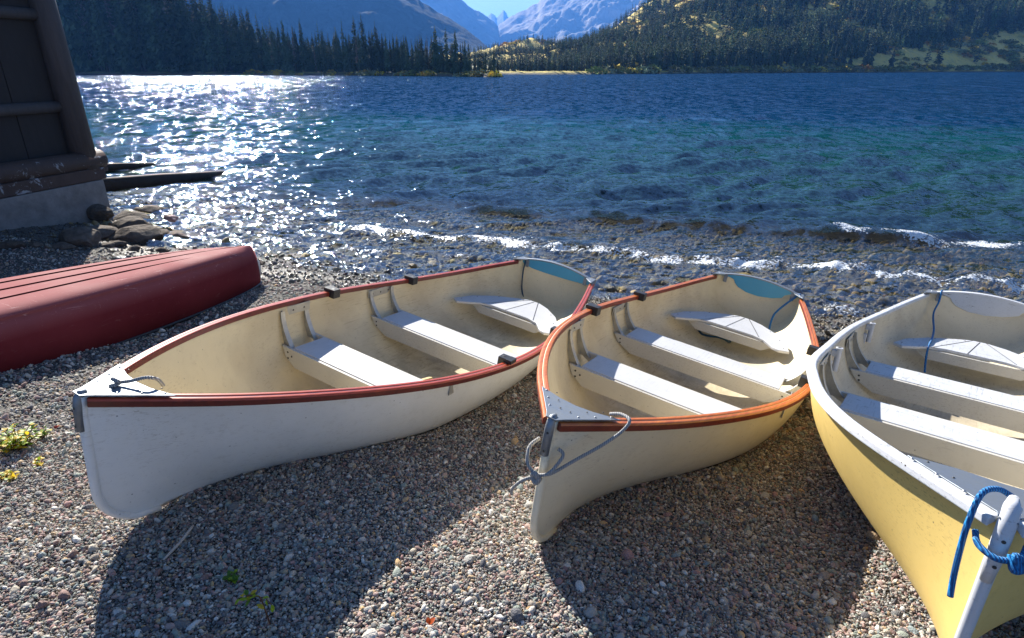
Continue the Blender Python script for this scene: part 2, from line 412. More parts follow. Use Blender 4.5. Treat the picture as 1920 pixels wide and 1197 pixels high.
    xback = xb-(.0 if b < 3 else .04)
    poly = left+[(L+.018, .018, zt+.010), (L+.018, -.018, zt+.010)]+[(x, -y, z) for x, y, z in left[::-1]]+[(xback+.028, -bb*.45, zb), (xback+.035, 0, zb), (xback+.028, bb*.45, zb)]
    pl.prism(poly, 0, .004)
    for u_ in (.95, .965, .98):
        for s in (1, -1):
            pl.dome((L*u_, s*(float(S.b(u_)[0])-.006), float(S.z(u_)[0])+.0115), .0045, .003, mi=1)
            pl.dome((L*u_-.01, s*(float(S.b(u_)[0])-.04), float(S.z(u_)[0])+.0115), .0035, .002, mi=2)
    pl.build('bow_plate', [mats['plate'], M['rivet'], M['screw']], root, bevel=.0015)
    # thwarts: plank on a channel with a deep front skirt, hung on brackets
    q3 = -.02 if b == 3 else 0
    for xf, xk, z in ((2.44+q3, 2.2237+q3, .1934), (1.6554, 1.4409, .1532)):
        xm = (xf+xk)/2; te = empty('thwart'); te.parent = root
        hb = min(S.half(xf, z), S.half(xk, z))-.035
        gap = .045
        p = MB(); p.box((xk, -hb+gap, z-.022), (xf, hb-gap, z)); p.build('plank', mats['seat'], te, bevel=.004)
        for xx, dep, x1 in ((xf+.001, .105, xf+.019), (xk-.019, .06, xk-.001)):
            w1 = S.half(xx, z-.005)-.012; w2 = S.half(xx, z-dep*.55)-.014; w3 = S.half(xx, z-dep)-.05
            prof = [(-w1, z-.004), (-w2, z-dep*.55), (-w3, z-dep), (w3, z-dep), (w2, z-dep*.55), (w1, z-.004)]
            k2 = len(prof); q = MB(); q.add([(xx, y, zz) for y, zz in prof]+[(x1, y, zz) for y, zz in prof],
                [tuple(range(k2)), tuple(range(k2, 2*k2))[::-1]]+[(i, k2+i, k2+(i+1) % k2, (i+1) % k2) for i in range(k2)])
            if xx > xm:
                for s in (1, -1):
                    for dy, dzz in ((.045, -.03), (.075, -.045), (.05, -.062)) if z > .17 else ((.05, -.03), (.055, -.055)):
                        q.dome((x1, s*(w1-dy), z+dzz), .006, .002, (1, 0, 0), 1)
            q.build('skirt', [mats['skirt'], M['screw']], te, bevel=.003)
        for s in (1, -1):
            br = MB(); zg0 = float(S.z(xm/L)[0])-.03
            for xx in (xf-.012, xk+.008):
                zs = np.linspace(z-.03, zg0, 12); inn = []; out = []
                for i, zz in enumerate(zs):
                    hw = S.half(xx, zz)-.002; wd = .015+.055*(1-i/11)**1.6
                    out.append((xx, s*hw, zz)); inn.append((xx, s*(hw-wd), zz))
                a = out+inn[::-1]; m2 = len(a)
                br.add(a+[(x+.004, y, zz) for x, y, zz in a], [tuple(range(m2)), tuple(range(m2, 2*m2))[::-1]]+[(i, m2+i, m2+(i+1) % m2, (i+1) % m2) for i in range(m2)])
                # flange on the leg's inner edge
                fl = [(x+d, y, zz) for (x, y, zz) in inn for d in (-.012, .016)]
                br.add(fl, [(2*i, 2*i+1, 2*i+3, 2*i+2) for i in range(len(inn)-1)])
            hw = S.half(xm, zg0-.02)-.004
            br.box((xk-.012, min(s*hw, s*(hw-.004)), zg0-.045), (xf+.012, max(s*hw, s*(hw-.004)), zg0+.006))
            for xx in (xk+.03, xm, xf-.03): br.dome((xx, s*(hw-.004), zg0-.022), .006, .003, (0, -s, 0), 1)
            br.build('bracket', [M['alu_worn'], M['screw']], te, bevel=.0015)
    # stern seat
    se = empty('stern_seat'); se.parent = root; sz = .1483
    def clampy(p): h = S.half(p[0], sz)-.004; return (p[0], max(-h, min(h, p[1])))
    sp = [clampy(p) for p in SEAT]
    p = MB(); p.prism(sp, sz-.018, sz); p.build('seat_board', mats['seat'], se, bevel=.004)
    w1 = .33; zz0, zz1 = sz-.02, .085
    q = MB(); prof = [(-w1, zz0), (-w1+.09, zz1-.02), (w1-.09, zz1-.02), (w1, zz0)]
    q.add([(.80, y, z) for y, z in prof]+[(.785, y, z) for y, z in prof], [(0, 1, 2, 3), (7, 6, 5, 4)]+[(i, 4+i, 4+(i+1) % 4, (i+1) % 4) for i in range(4)])
    q.build('skirt', mats['skirt'], se, bevel=.002)
    g = MB()
    for x0, y0, x1, y1 in ((.78, .20, .385, .05), (.775, -.04, .40, .02), (.80, -.22, .39, -.02)):
        d = Vector((y1-y0, x0-x1, 0)).normalized()*.0025
        g.add([(x0+d.x, y0+d.y, sz+.0012), (x0-d.x, y0-d.y, sz+.0012), (x1-d.x, y1-d.y, sz+.0012), (x1+d.x, y1+d.y, sz+.0012)], [(0, 1, 2, 3)])
    for x, y in ((.85, .38), (.70, .33), (.55, .24), (.85, -.38), (.70, -.33), (.55, -.22), (.44, -.06)): g.dome((x, y, sz), .005, .002)
    g.build('seam', M['screw'], se)
    # oarlocks
    if b < 3:
        for u_ in (.5379, .3383):
            for s in (1, -1):
                x = L*u_; y = float(S.b(u_)[0]); z = float(S.z(u_)[0]); o = MB()
                o.box((x-.028, min(s*(y-.056), s*(y-.004)), z-.027), (x+.028, max(s*(y-.056), s*(y-.004)), z+.026))
                o.box((x-.031, min(s*(y-.01), s*(y+.024)), z+.004), (x+.031, max(s*(y-.01), s*(y+.024)), z+.026))
                o.dome((x, s*(y-.034), z+.0262), .011, .0015, mi=1)
                for dx in (-.015, .015): o.dome((x+dx, s*(y-.0565), z), .006, .002, (0, -s, 0), 1)
                o.build('oarlock_block', [M['black'], M['screw']], root, bevel=.003)
    else:
        for u_ in (.565, .318):
            for s in (1, -1):
                x = L*u_; y = float(S.b(u_)[0])-.045; z = float(S.z(u_)[0]); o = MB()
                o.tube([(x, s*y, z-.125), (x, s*y, z-.012)], .0135, 14)
                o.tube([(x, s*y, z-.013), (x, s*y, z-.004)], [.017, .017], 14)
                o.box((x-.012, min(s*y, s*(y+.03)), z-.05), (x+.012, max(s*y, s*(y+.03)), z-.02))
                o.box((x+.02, min(s*(y+.012), s*(y+.032)), z-.13), (x+.045, max(s*(y+.012), s*(y+.032)), z-.07))
                o.dome((x, s*y, z-.0035), .009, .001, mi=1)
                o.build('oarlock_socket', [mats['seat'], M['screw']], root, bevel=.002)
    return root, S, Mx

GB = 'rowing boats drawn up on the pebble beach'
mats1 = dict(hull=M['hull_white'], inner=M['inner'], stem=M['hull_white'], cap=M['alu'], cap2=M['alu'], transom=M['blue'], out=[M['rail_red_shade'], M['rail_red']],
             in_=[M['rail_red_shade'], M['rail_red']], plate=M['alu'], seat=M['seat_white'], skirt=M['skirt'])
mats2 = dict(mats1, hull=M['hull_cream'], stem=M['hull_cream'], out=[M['rail_orange_shade'], M['rail_orange']], in_=[M['rail_orange_shade'], M['rail_orange']])
mats3 = dict(mats1, hull=M['hull_yellow'], inner=M['inner3'], stem=M['alu_paint'], cap=M['alu_paint'], cap2=M['alu_paint'], transom=M['seat_worn'], out=[M['alu_paint']],
             plate=M['alu'], seat=M['seat_worn'])
boat1, S1, MX1 = make_boat(1, 'rowing_boat', 'white rowing boat with dark red wooden rail, nearest the red canoe', GB, mats1)
boat2, S2, MX2 = make_boat(2, 'rowing_boat', 'cream rowing boat in the middle with orange varnished rail and grey bow rope', GB, mats2)
boat3, S3, MX3 = make_boat(3, 'rowing_boat', 'yellow rowing boat with worn white rail and interior, cut by the right edge', GB, mats3)

# ---------------------------------------------------------------- ground
DN = np.array([.30, .954]); PD = np.array([-60, -8, 1.4, 2.8, 4.7, 5.3, 7, 10, 16, 40, 200, 4000]); PZ = np.array([2.5, .25, 0, -.22, -.385, -.46, -.62, -.95, -1.8, -5, -9, -9])
def base_z(x, y):
    d = x*DN[0]+y*DN[1]
    z = np.interp(d, PD, PZ)
    r = np.hypot(x, y); near = 1-sstep(12, 30, r)
    z = z+near*(.028*pnoise(x*.9, y*.9)+.012*pnoise(x*2.7+5, y*2.7))*(1-.4*sstep(4, 7, d))
    # higher bank by the boathouse
    z = z+.16*np.exp(-(((x+5.9)/1.3)**2+((y-7.2)/1.5)**2))
    return z
INV = {b: np.array(m.inverted()) for b, m in ((1, MX1), (2, MX2), (3, MX3))}
SH = {1: S1, 2: S2, 3: S3}; MXN = {1: np.array(MX1), 2: np.array(MX2), 3: np.array(MX3)}
def hull_limit(x, y, z):
    """world z of the hull bottom above (x,y), inf outside the boats"""
    out = np.full(x.shape, np.inf)
    for b in (1, 2, 3):
        P = np.stack([x, y, z, np.ones_like(x)], -1) @ INV[b].T
        u = P[..., 0]/L; ok = (u > -.002) & (u < 1)
        uc = np.clip(u, 0, 1); Bu = SH[b].b(uc.ravel()).reshape(u.shape); a = np.abs(P[..., 1])
        ok &= a < Bu
        K = SH[b].k(uc.ravel()).reshape(u.shape); Z = SH[b].z(uc.ravel()).reshape(u.shape)
        m = sstep(.62, 1, uc); s = np.clip(a/np.maximum(Bu, 1e-3), 0, 1)
        ze = 1-(1-s**2.4)**(1/2.4); zl = s**.8; zz = K+(Z-K)*((1-m)*ze+m*zl)
        lim = z+(zz-P[..., 2])*MXN[b][2, 2]
        out = np.where(ok, np.minimum(out, lim), out)
    return out
def ground_z(x, y):
    z = base_z(x, y); h = hull_limit(x, y, z)
    return np.where(np.isfinite(h), np.minimum(z, h-.004), z)
def axis_samples(lo, hi, fine_lo, fine_hi, step, g=1.12):
    a = list(np.arange(fine_lo, fine_hi, step)); s = step; x = a[-1]
    while x < hi: s *= g; x += s; a.append(x)
    s = step; x = fine_lo; pre = []
    while x > lo: s *= g; x -= s; pre.append(x)
    return np.array(pre[::-1]+a)
gx = axis_samples(-6000, 6000, -7, 7.5, .05); gy = axis_samples(-6000, 12000, .3, 13, .05)
GX, GY = np.meshgrid(gx, gy); GZ = ground_z(GX.ravel(), GY.ravel())
mg = Mat('pebble ground'); co = mg.coord()
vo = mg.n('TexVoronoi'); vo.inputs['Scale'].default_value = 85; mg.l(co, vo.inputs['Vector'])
vb = mg.n('TexVoronoi'); vb.inputs['Scale'].default_value = 11; vb.inputs['Randomness'].default_value = 1; mg.l(mg.coord(scale=(1, 1.4, 1)), vb.inputs['Vector'])
stone = [(0., (.13, .13, .125)), (.2, (.19, .17, .14)), (.38, (.10, .11, .11)), (.52, (.21, .16, .15)), (.66, (.15, .165, .145)), (.8, (.27, .24, .19)), (.92, (.08, .075, .08)), (1., (.33, .30, .26))]
sepc = mg.n('SeparateColor'); mg.l(vo.outputs['Color'], sepc.inputs[0])
dry = mg.ramp(sepc.outputs[0], stone)
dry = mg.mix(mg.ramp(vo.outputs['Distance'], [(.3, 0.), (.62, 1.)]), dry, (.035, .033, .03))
sepb = mg.n('SeparateColor'); mg.l(vb.outputs['Color'], sepb.inputs[0])
wetc = mg.ramp(sepb.outputs[0], [(0., (.05, .035, .02)), (.3, (.11, .075, .03)), (.5, (.035, .03, .025)), (.7, (.15, .10, .035)), (.85, (.07, .07, .05)), (1., (.22, .16, .07))])
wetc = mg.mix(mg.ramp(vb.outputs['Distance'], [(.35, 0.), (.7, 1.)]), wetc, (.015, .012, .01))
geo = mg.n('NewGeometry'); sx = mg.n('SeparateXYZ'); mg.l(geo.outputs['Position'], sx.inputs[0])
wet = mg.mapr(sx.outputs[2], -.36, -.44)
hgt = mg.math('ADD', vo.outputs['Distance'], mg.math('MULTIPLY', vb.outputs['Distance'], 1.5))
mg.set(Base_Color=mg.mix(wet, dry, wetc), Roughness=mg.mapr(wet, 0, 1, .85, .3), Normal=mg.bump(mg.math('MULTIPLY', hgt, -1), .9, .02))
ground = build('ground', np.stack([GX.ravel(), GY.ravel(), GZ], -1), grid_faces(len(gy), len(gx)), mg.m, smooth=True); tag(ground, kind='structure')

# ---------------------------------------------------------------- pebbles (stuff): instanced stones
def stone_mesh(seed, sub=2, flat=.5, cuts=7):
    r = random.Random(seed); bm = bmesh.new(); bmesh.ops.create_icosphere(bm, subdivisions=sub, radius=1)
    ax = (1, r.uniform(.6, .85), r.uniform(flat*.7, flat*1.25))
    planes = [(Vector((r.gauss(0, 1), r.gauss(0, 1), r.gauss(0, .8))).normalized(), r.uniform(.62, .9)) for _ in range(cuts)]
    for v in bm.verts:
        p = v.co.copy()
        for nrm, d in planes:
            k = p.dot(nrm)
            if k > d: p -= nrm*(k-d)*.9
        p *= 1+.05*math.sin(7*p.x+seed)*math.cos(6*p.y)
        v.co = Vector((p.x*ax[0], p.y*ax[1], p.z*ax[2]))
    me = bpy.data.meshes.new('stone'); bm.to_mesh(me); bm.free()
    me.polygons.foreach_set('use_smooth', np.ones(len(me.polygons), dtype=bool)); return me
def scatter(name, pts, rot, scl, idx, sources, label, category=None):
    me = bpy.data.meshes.new(name); me.vertices.add(len(pts)); me.vertices.foreach_set('co', pts.astype(np.float32).ravel())
    for nm, dat in (('rot', rot), ('scl', scl)):
        a = me.attributes.new(nm, 'FLOAT_VECTOR', 'POINT'); a.data.foreach_set('vector', dat.astype(np.float32).ravel())
    a = me.attributes.new('idx', 'INT', 'POINT'); a.data.foreach_set('value', idx.astype(np.int32))
    o = bpy.data.objects.new(name, me); col.objects.link(o)
    src = bpy.data.collections.new(name+' sources')
    for s_ in sources: src.objects.link(s_)
    ng = bpy.data.node_groups.new(name, 'GeometryNodeTree')
    ng.interface.new_socket('Geometry', in_out='INPUT', socket_type='NodeSocketGeometry'); ng.interface.new_socket('Geometry', in_out='OUTPUT', socket_type='NodeSocketGeometry')
    N = ng.nodes.new; i_, o_ = N('NodeGroupInput'), N('NodeGroupOutput'); ip = N('GeometryNodeInstanceOnPoints'); ci = N('GeometryNodeCollectionInfo')
    ci.inputs['Collection'].default_value = src; ci.inputs['Separate Children'].default_value = True; ci.inputs['Reset Children'].default_value = True
    def attr(nm, ty):
        a = N('GeometryNodeInputNamedAttribute'); a.data_type = ty; a.inputs['Name'].default_value = nm; return a.outputs['Attribute']
    k = ng.links.new; k(i_.outputs[0], ip.inputs['Points']); k(ci.outputs[0], ip.inputs['Instance']); ip.inputs['Pick Instance'].default_value = True
    k(attr('idx', 'INT'), ip.inputs['Instance Index']); k(attr('rot', 'FLOAT_VECTOR'), ip.inputs['Rotation']); k(attr('scl', 'FLOAT_VECTOR'), ip.inputs['Scale'])
    k(ip.outputs[0], o_.inputs[0])
    md = o.modifiers.new('scatter', 'NODES'); md.node_group = ng
    tag(o, label, category, kind='stuff'); return o
def stone_mat(name, stops, rough, spec=.5, bright=1., bump=.4):
    m = Mat(name); oi = m.n('ObjectInfo'); c = m.ramp(oi.outputs['Random'], stops, 'CONSTANT')
    n = m.noise(m.coord(), 2.2, 4, .6); c = m.mix(m.math('MULTIPLY', n, .7), c, m.mix(.5, c, (.04, .04, .04)))
    hs = m.n('HueSaturation'); hs.inputs['Value'].default_value = bright; m.l(c, hs.inputs['Color'])
    m.set(Base_Color=hs.outputs[0], Roughness=rough, Normal=m.bump(m.noise(m.coord(), 5, 4), bump, .1)); m.b.inputs['Specular IOR Level'].default_value = spec
    return m.m
DRYC = [(0., (.30, .29, .27)), (.09, (.40, .35, .28)), (.17, (.13, .13, .13)), (.27, (.34, .24, .21)), (.36, (.22, .25, .215)), (.45, (.46, .42, .37)), (.52, (.19, .12, .105)),
        (.60, (.30, .25, .20)), (.68, (.09, .09, .10)), (.76, (.24, .20, .17)), (.83, (.56, .54, .50)), (.87, (.38, .27, .16)), (.91, (.20, .24, .24)), (.95, (.33, .19, .17)), (.985, (.48, .31, .15))]
WETC = [(0., (.045, .045, .045)), (.15, (.09, .065, .04)), (.3, (.03, .03, .035)), (.45, (.12, .085, .04)), (.6, (.06, .05, .045)), (.75, (.08, .085, .075)), (.88, (.16, .12, .06)), (.95, (.11, .05, .035))]
UNDC = [(0., (.07, .05, .025)), (.15, (.17, .11, .035)), (.3, (.04, .035, .025)), (.45, (.26, .17, .05)), (.6, (.09, .075, .05)), (.72, (.20, .17, .09)), (.85, (.30, .22, .09)), (.95, (.12, .06, .03))]
M['dry'] = stone_mat('dry stone', DRYC, .8, bright=1.45); M['wet'] = stone_mat('wet stone', WETC, .14, .8); M['under'] = stone_mat('underwater stone', UNDC, .6, bright=1.35)
def stone_sources(mat, n, seed, flat=.5):
    out = []
    for i in range(n):
        o = bpy.data.objects.new('stone', stone_mesh(seed+i, 2, flat)); o.data.materials.append(mat); out.append(o)
        if i % 3 == 0: o.data.polygons.foreach_set('use_smooth', np.zeros(len(o.data.polygons), dtype=bool))
    return out
def fov_mask(x, y, m=.12):
    az = np.abs(np.arctan2(x, np.maximum(y, .01))); return az < R(44)+m
def place_stones(n, rlo, rhi, med, sig, dlo, dhi, dens_pow=1., sink=.35, maxs=.06):
    r = (rlo**(2-dens_pow)+rng.random(n)*(rhi**(2-dens_pow)-rlo**(2-dens_pow)))**(1/(2-dens_pow)); a = rng.uniform(-R(53), R(53), n)
    x = r*np.sin(a); y = r*np.cos(a); d = x*DN[0]+y*DN[1]+.12*pnoise(x*1.3, y*1.3)
    ok = (d > dlo) & (d < dhi); x, y, r, d = x[ok], y[ok], r[ok], d[ok]; n = len(x)
    s = np.minimum(med*np.exp(sig*rng.standard_normal(n)), maxs)*.5
    bz = base_z(x, y); lim = hull_limit(x, y, bz)
    z = bz+s*(.45-sink)+rng.uniform(-.003, .007, n)
    ok = ~(np.isfinite(lim) & (lim < z+s*.6+.004)); x, y, z, s = x[ok], y[ok], z[ok], s[ok]; n = len(x)
    rot = np.stack([rng.normal(0, .5, n), rng.normal(0, .5, n), rng.uniform(0, 6.28, n)], -1)
    scl = s[:, None]*np.stack([np.ones(n), rng.uniform(.75, 1.1, n), rng.uniform(.75, 1.3, n)], -1)
    return np.stack([x, y, z], -1), rot, scl
A = place_stones(340000, 1.05, 3.3, .0080, .50, -9, 4.75, .8); Bq = place_stones(190000, 3.0, 10.5, .0145, .48, -9, 4.75, 1.1)
big = place_stones(380, 1.1, 9, .034, .25, -9, 4.8, 1.0, sink=.5, maxs=.075)
cat_ = [np.concatenate([a, b_, c_]) for a, b_, c_ in zip(A, Bq, big)]
scatter('pebbles', *cat_, rng.integers(0, 9, len(cat_[0])), stone_sources(M['dry'], 9, 100), 'dry grey, tan and mauve pebbles covering the beach around the boats', 'pebbles')
W_ = place_stones(60000, 3.2, 12, .026, .42, 4.55, 5.75, .9, sink=.3); W2 = place_stones(500, 3.2, 12, .09, .35, 4.4, 5.8, .9, sink=.4, maxs=.2)
W_ = [np.concatenate(q) for q in zip(W_, W2)]
scatter('wet_pebbles', *W_, rng.integers(0, 7, len(W_[0])), stone_sources(M['wet'], 7, 200), 'dark wet shiny pebbles along the edge of the water', 'wet pebbles')
U_ = place_stones(26000, 3.6, 15, .055, .5, 5.6, 11, .7, sink=.35, maxs=.22)
scatter('lakebed_stones', *U_, rng.integers(0, 7, len(U_[0])), stone_sources(M['under'], 7, 300, .42), 'golden brown stones seen through the shallow water', 'lakebed stones')

# ---------------------------------------------------------------- water
def water_grid():
    az = np.concatenate([np.linspace(-R(75), -R(44), 24)[:-1], np.linspace(-R(44), R(44), 760), np.linspace(R(44), R(75), 24)[1:]])
    rs = [3.4]
    while rs[-1] < 2500:
        r = rs[-1]; rs.append(r+max(.022, r*r/1202*.75) if r < 60 else r*1.06)
    rs = np.array(rs); A_, R_ = np.meshgrid(az, rs); x = R_*np.sin(A_); y = R_*np.cos(A_)
    sp = np.maximum(np.gradient(rs)[:, None], R_*R(88)/760)
    z = np.zeros_like(x); d = x*DN[0]+y*DN[1]
    rr = np.random.default_rng(5)
    shallow = sstep(5.0, 13, d)
    wx = x+.5*pnoise(x*.35, y*.35); wy = y+.6*pnoise(x*.3+9, y*.3+4)
    for lam in np.geomspace(.10, 2.6, 50):
        amp = .0145*lam**.75 if lam < 1.2 else .012*lam**.5
        th = rr.normal(R(-72), R(24)); kx, ky = math.cos(th), math.sin(th); ph = rr.uniform(0, 6.28)
        fade = np.clip((lam/sp-2.2)/2.5, 0, 1)
        mod = .55+.9*np.clip(pnoise(x/(lam*4)+ph, y/(lam*3)-ph)+.35, 0, 1.2)
        s_ = np.sin(2*np.pi/lam*(kx*wx+ky*wy)+ph+.8*pnoise(x/lam*.4, y/lam*.4))
        lim = .35+.65*shallow if lam > .5 else .7+.3*shallow
        z += amp*fade*mod*lim*(s_+.28*(2*np.abs(np.sin(.5*(2*np.pi/lam*(kx*wx+ky*wy)+ph)))-1))*(-1 if lam > .5 else 1)
    # swash and small breakers, parallel to the shore
    foam = np.zeros_like(z); along = x*DN[1]-y*DN[0]
    def breaker(d0, a0, a1, hgt, wid, strength, wob=.14, tail=.18):
        nonlocal z, foam
        dd = d-(d0+wob*pnoise(along*.8+d0*3, 0*along)+.05*pnoise(along*3.1, 0*along+d0))
        m = sstep(a0-.5, a0+.3, along)*(1-sstep(a1-.3, a1+.5, along))
        z = z+m*hgt*np.where(dd < 0, np.exp(-(dd/(wid*.45))**2), np.exp(-(dd/wid)**2))
        f = np.exp(-((dd+.06)/tail)**2)*m*strength
        foam = np.maximum(foam, f*(.80+.5*pnoise(along*2.6, d*2.5)))
    breaker(8.45, 1.6, 3.9, .10, .42, 1.35, .10, .17)
    breaker(8.35, -3.2, 2.4, .12, .26, .42, .12, .05)
    breaker(6.85, -4.6, 3.8, .07, .3, 1.25, .16, .11)
    breaker(6.15, -5.4, -1.2, .035, .22, .85, .16, .09)
    breaker(7.05, -2.6, 3.9, .02, .3, .7, .22, .05)
    breaker(5.72, .7, 1.7, .02, .2, .95, .06, .09)
    breaker(7.6, -7, -1.5, .04, .35, .35, .2, .12)
    foam *= 1
    # whitecaps further out
    wc = np.zeros_like(z)
    cap = pnoise(x*.22+40, y*.55)*.6+pnoise(x*.9, y*1.6+7)*.55
    foam = np.maximum(foam, (cap > .74)*(d > 28)*.62)
    edge = sstep(5.0, 5.5, d); z = z*(.25+.75*edge)
    return np.stack([x, y, z+WATER_Z], -1), foam, len(rs), len(az), d
V, foam, nr, nc, dW = water_grid()
mw = Mat('lake water'); mw.t.nodes.remove(mw.b)
geo = mw.n('NewGeometry'); dot = mw.n('VectorMath', operation='DOT_PRODUCT'); mw.l(geo.outputs['Position'], dot.inputs[0]); dot.inputs[1].default_value = (DN[0], DN[1], 0)
dd = dot.outputs['Value']; co = mw.coord()
dist = mw.n('VectorMath', operation='LENGTH'); mw.l(geo.outputs['Position'], dist.inputs[0])
dn = mw.math('ADD', dd, mw.math('MULTIPLY', mw.math('SUBTRACT', mw.noise(mw.coord(scale=(.25, .5, 1)), 1, 3), .5), 5))
body = mw.ramp(mw.mapr(dn, 5, 45), [(0., (.02, .03, .03)), (.12, (.012, .04, .034)), (.30, (.004, .034, .034)), (.45, (.0025, .038, .052)), (.62, (.0012, .023, .065)), (1., (.001, .019, .06))])
def slope(vec, scale, detail, rough, amp, prev):
    nd = mw.n('TexNoise'); nd.inputs['Scale'].default_value = scale; nd.inputs['Detail'].default_value = detail; nd.inputs['Roughness'].default_value = rough
    mw.l(vec, nd.inputs['Vector']); sb = mw.n('VectorMath', operation='SUBTRACT'); mw.l(nd.outputs['Color'], sb.inputs[0]); sb.inputs[1].default_value = (.5, .5, .5)
    ml = mw.n('VectorMath', operation='MULTIPLY'); mw.l(sb.outputs[0], ml.inputs[0]); ml.inputs[1].default_value = (amp*.75, amp, 0)
    sc_ = mw.n('VectorMath', operation='SCALE'); mw.l(ml.outputs[0], sc_.inputs[0])
    ad = mw.n('VectorMath', operation='ADD'); mw.l(prev, ad.inputs[0]); mw.l(sc_.outputs[0], ad.inputs[1]); return ad.outputs[0], sc_.inputs['Scale']
D_ = dist.outputs['Value']
v, k1 = slope(mw.coord(scale=(1, 1.3, 1), rot=(0, 0, .2)), 9, 4, .62, 1.6, geo.outputs['Normal']); mw.l(mw.mapr(D_, 60, 18, .4, 1), k1)
v, k2 = slope(mw.coord(scale=(1, .5, 1), rot=(0, 0, -.12)), 2.6, 3, .65, 1.9, v); mw.l(mw.math('MULTIPLY', mw.mapr(D_, 9, 26), mw.mapr(D_, 160, 60, .4, 1)), k2)
v, k3 = slope(mw.coord(scale=(1, .25, 1), rot=(0, 0, .08)), .9, 3, .65, 2.2, v); mw.l(mw.mapr(D_, 30, 80), k3)
nz = mw.n('VectorMath', operation='NORMALIZE'); mw.l(v, nz.inputs[0]); nrm = nz.outputs[0]
tr = mw.n('BsdfTransparent'); tr.inputs[0].default_value = (.84, .84, .74, 1)
df = mw.n('BsdfDiffuse'); mw.l(body, df.inputs[0]); mw.l(nrm, df.inputs['Normal'])
m1 = mw.n('MixShader'); mw.l(mw.ramp(mw.mapr(dn, 6, 26), [(0., 0.), (.14, .3), (.30, .78), (.5, 1.)]), m1.inputs[0]); mw.l(tr.outputs[0], m1.inputs[1]); mw.l(df.outputs[0], m1.inputs[2])
gl = mw.n('BsdfGlossy'); gl.inputs[0].default_value = (.76, .86, 1, 1); mw.l(mw.mapr(D_, 12, 140, .032, .085), gl.inputs['Roughness']); mw.l(nrm, gl.inputs['Normal'])
fr = mw.n('Fresnel'); fr.inputs['IOR'].default_value = 1.33; mw.l(nrm, fr.inputs['Normal'])
m2 = mw.n('MixShader'); mw.l(mw.math('MINIMUM', fr.outputs[0], .21), m2.inputs[0]); mw.l(m1.outputs[0], m2.inputs[1]); mw.l(gl.outputs[0], m2.inputs[2])
at = mw.n('Attribute'); at.attribute_name = 'foam'
fv = mw.n('TexVoronoi'); fv.inputs['Scale'].default_value = 38; mw.l(mw.coord(scale=(1, 1.5, 1)), fv.inputs['Vector'])
fn = mw.math('ADD', mw.math('MULTIPLY', mw.noise(co, 16, 5, .7), 1.0), mw.math('MULTIPLY', fv.outputs['Distance'], -.35))
fm = mw.ramp(mw.math('ADD', at.outputs['Fac'], mw.math('MULTIPLY', mw.math('SUBTRACT', fn, .42), 2.4)), [(.60, 0.), (.84, 1.)])
fgate = mw.math('MULTIPLY', fm, mw.math('GREATER_THAN', at.outputs['Fac'], .12))
fb = mw.n('BsdfPrincipled'); fb.inputs['Base Color'].default_value = (.78, .82, .86, 1); fb.inputs['Roughness'].default_value = .25
mw.l(mw.bump(fn, .9, .03), fb.inputs['Normal'])
m3 = mw.n('MixShader'); mw.l(fgate, m3.inputs[0]); mw.l(m2.outputs[0], m3.inputs[1]); mw.l(fb.outputs[0], m3.inputs[2]); mw.l(m3.outputs[0], mw.o.inputs[0])
water = build('lake_water', V.reshape(-1, 3), grid_faces(nr, nc)[:, ::-1].copy(), mw.m, smooth=True); tag(water, kind='structure')
fa = water.data.attributes.new('foam', 'FLOAT', 'POINT'); fa.data.foreach_set('value', foam.astype(np.float32).ravel())

# ---------------------------------------------------------------- far land
def rock_forest(name, forest, rock, pale, fscale, mixlo, mixhi, strip=.55):
    m = Mat(name); co = m.coord(); n = m.noise(co, fscale, 8, .62, .4); n2 = m.noise(m.coord(scale=(1, 1, .35)), fscale*2.2, 7, .7)
    g = m.n('NewGeometry'); sp = m.n('SeparateXYZ'); m.l(g.outputs['Position'], sp.inputs[0])
    c = m.mix(m.ramp(n, [(.35, 0.), (.65, 1.)]), forest, tuple(x*1.7 for x in forest))
    hgt = m.mapr(m.math('ADD', sp.outputs[2], m.math('MULTIPLY', m.math('SUBTRACT', n, .5), (mixhi-mixlo)*2.5)), mixlo, mixhi)
    r = m.mix(m.ramp(n2, [(.42, 0.), (.62, 1.)]), rock, pale)
    m.set(Base_Color=m.mix(hgt, c, r), Roughness=.95, Normal=m.bump(n2, .8, 18)); m.b.inputs['Specular IOR Level'].default_value = .1
    return m.m
def skyline(pts):
    ae = sorted(elev(u, v) for u, v in pts); return np.array([a for a, _ in ae]), np.array([e for _, e in ae])
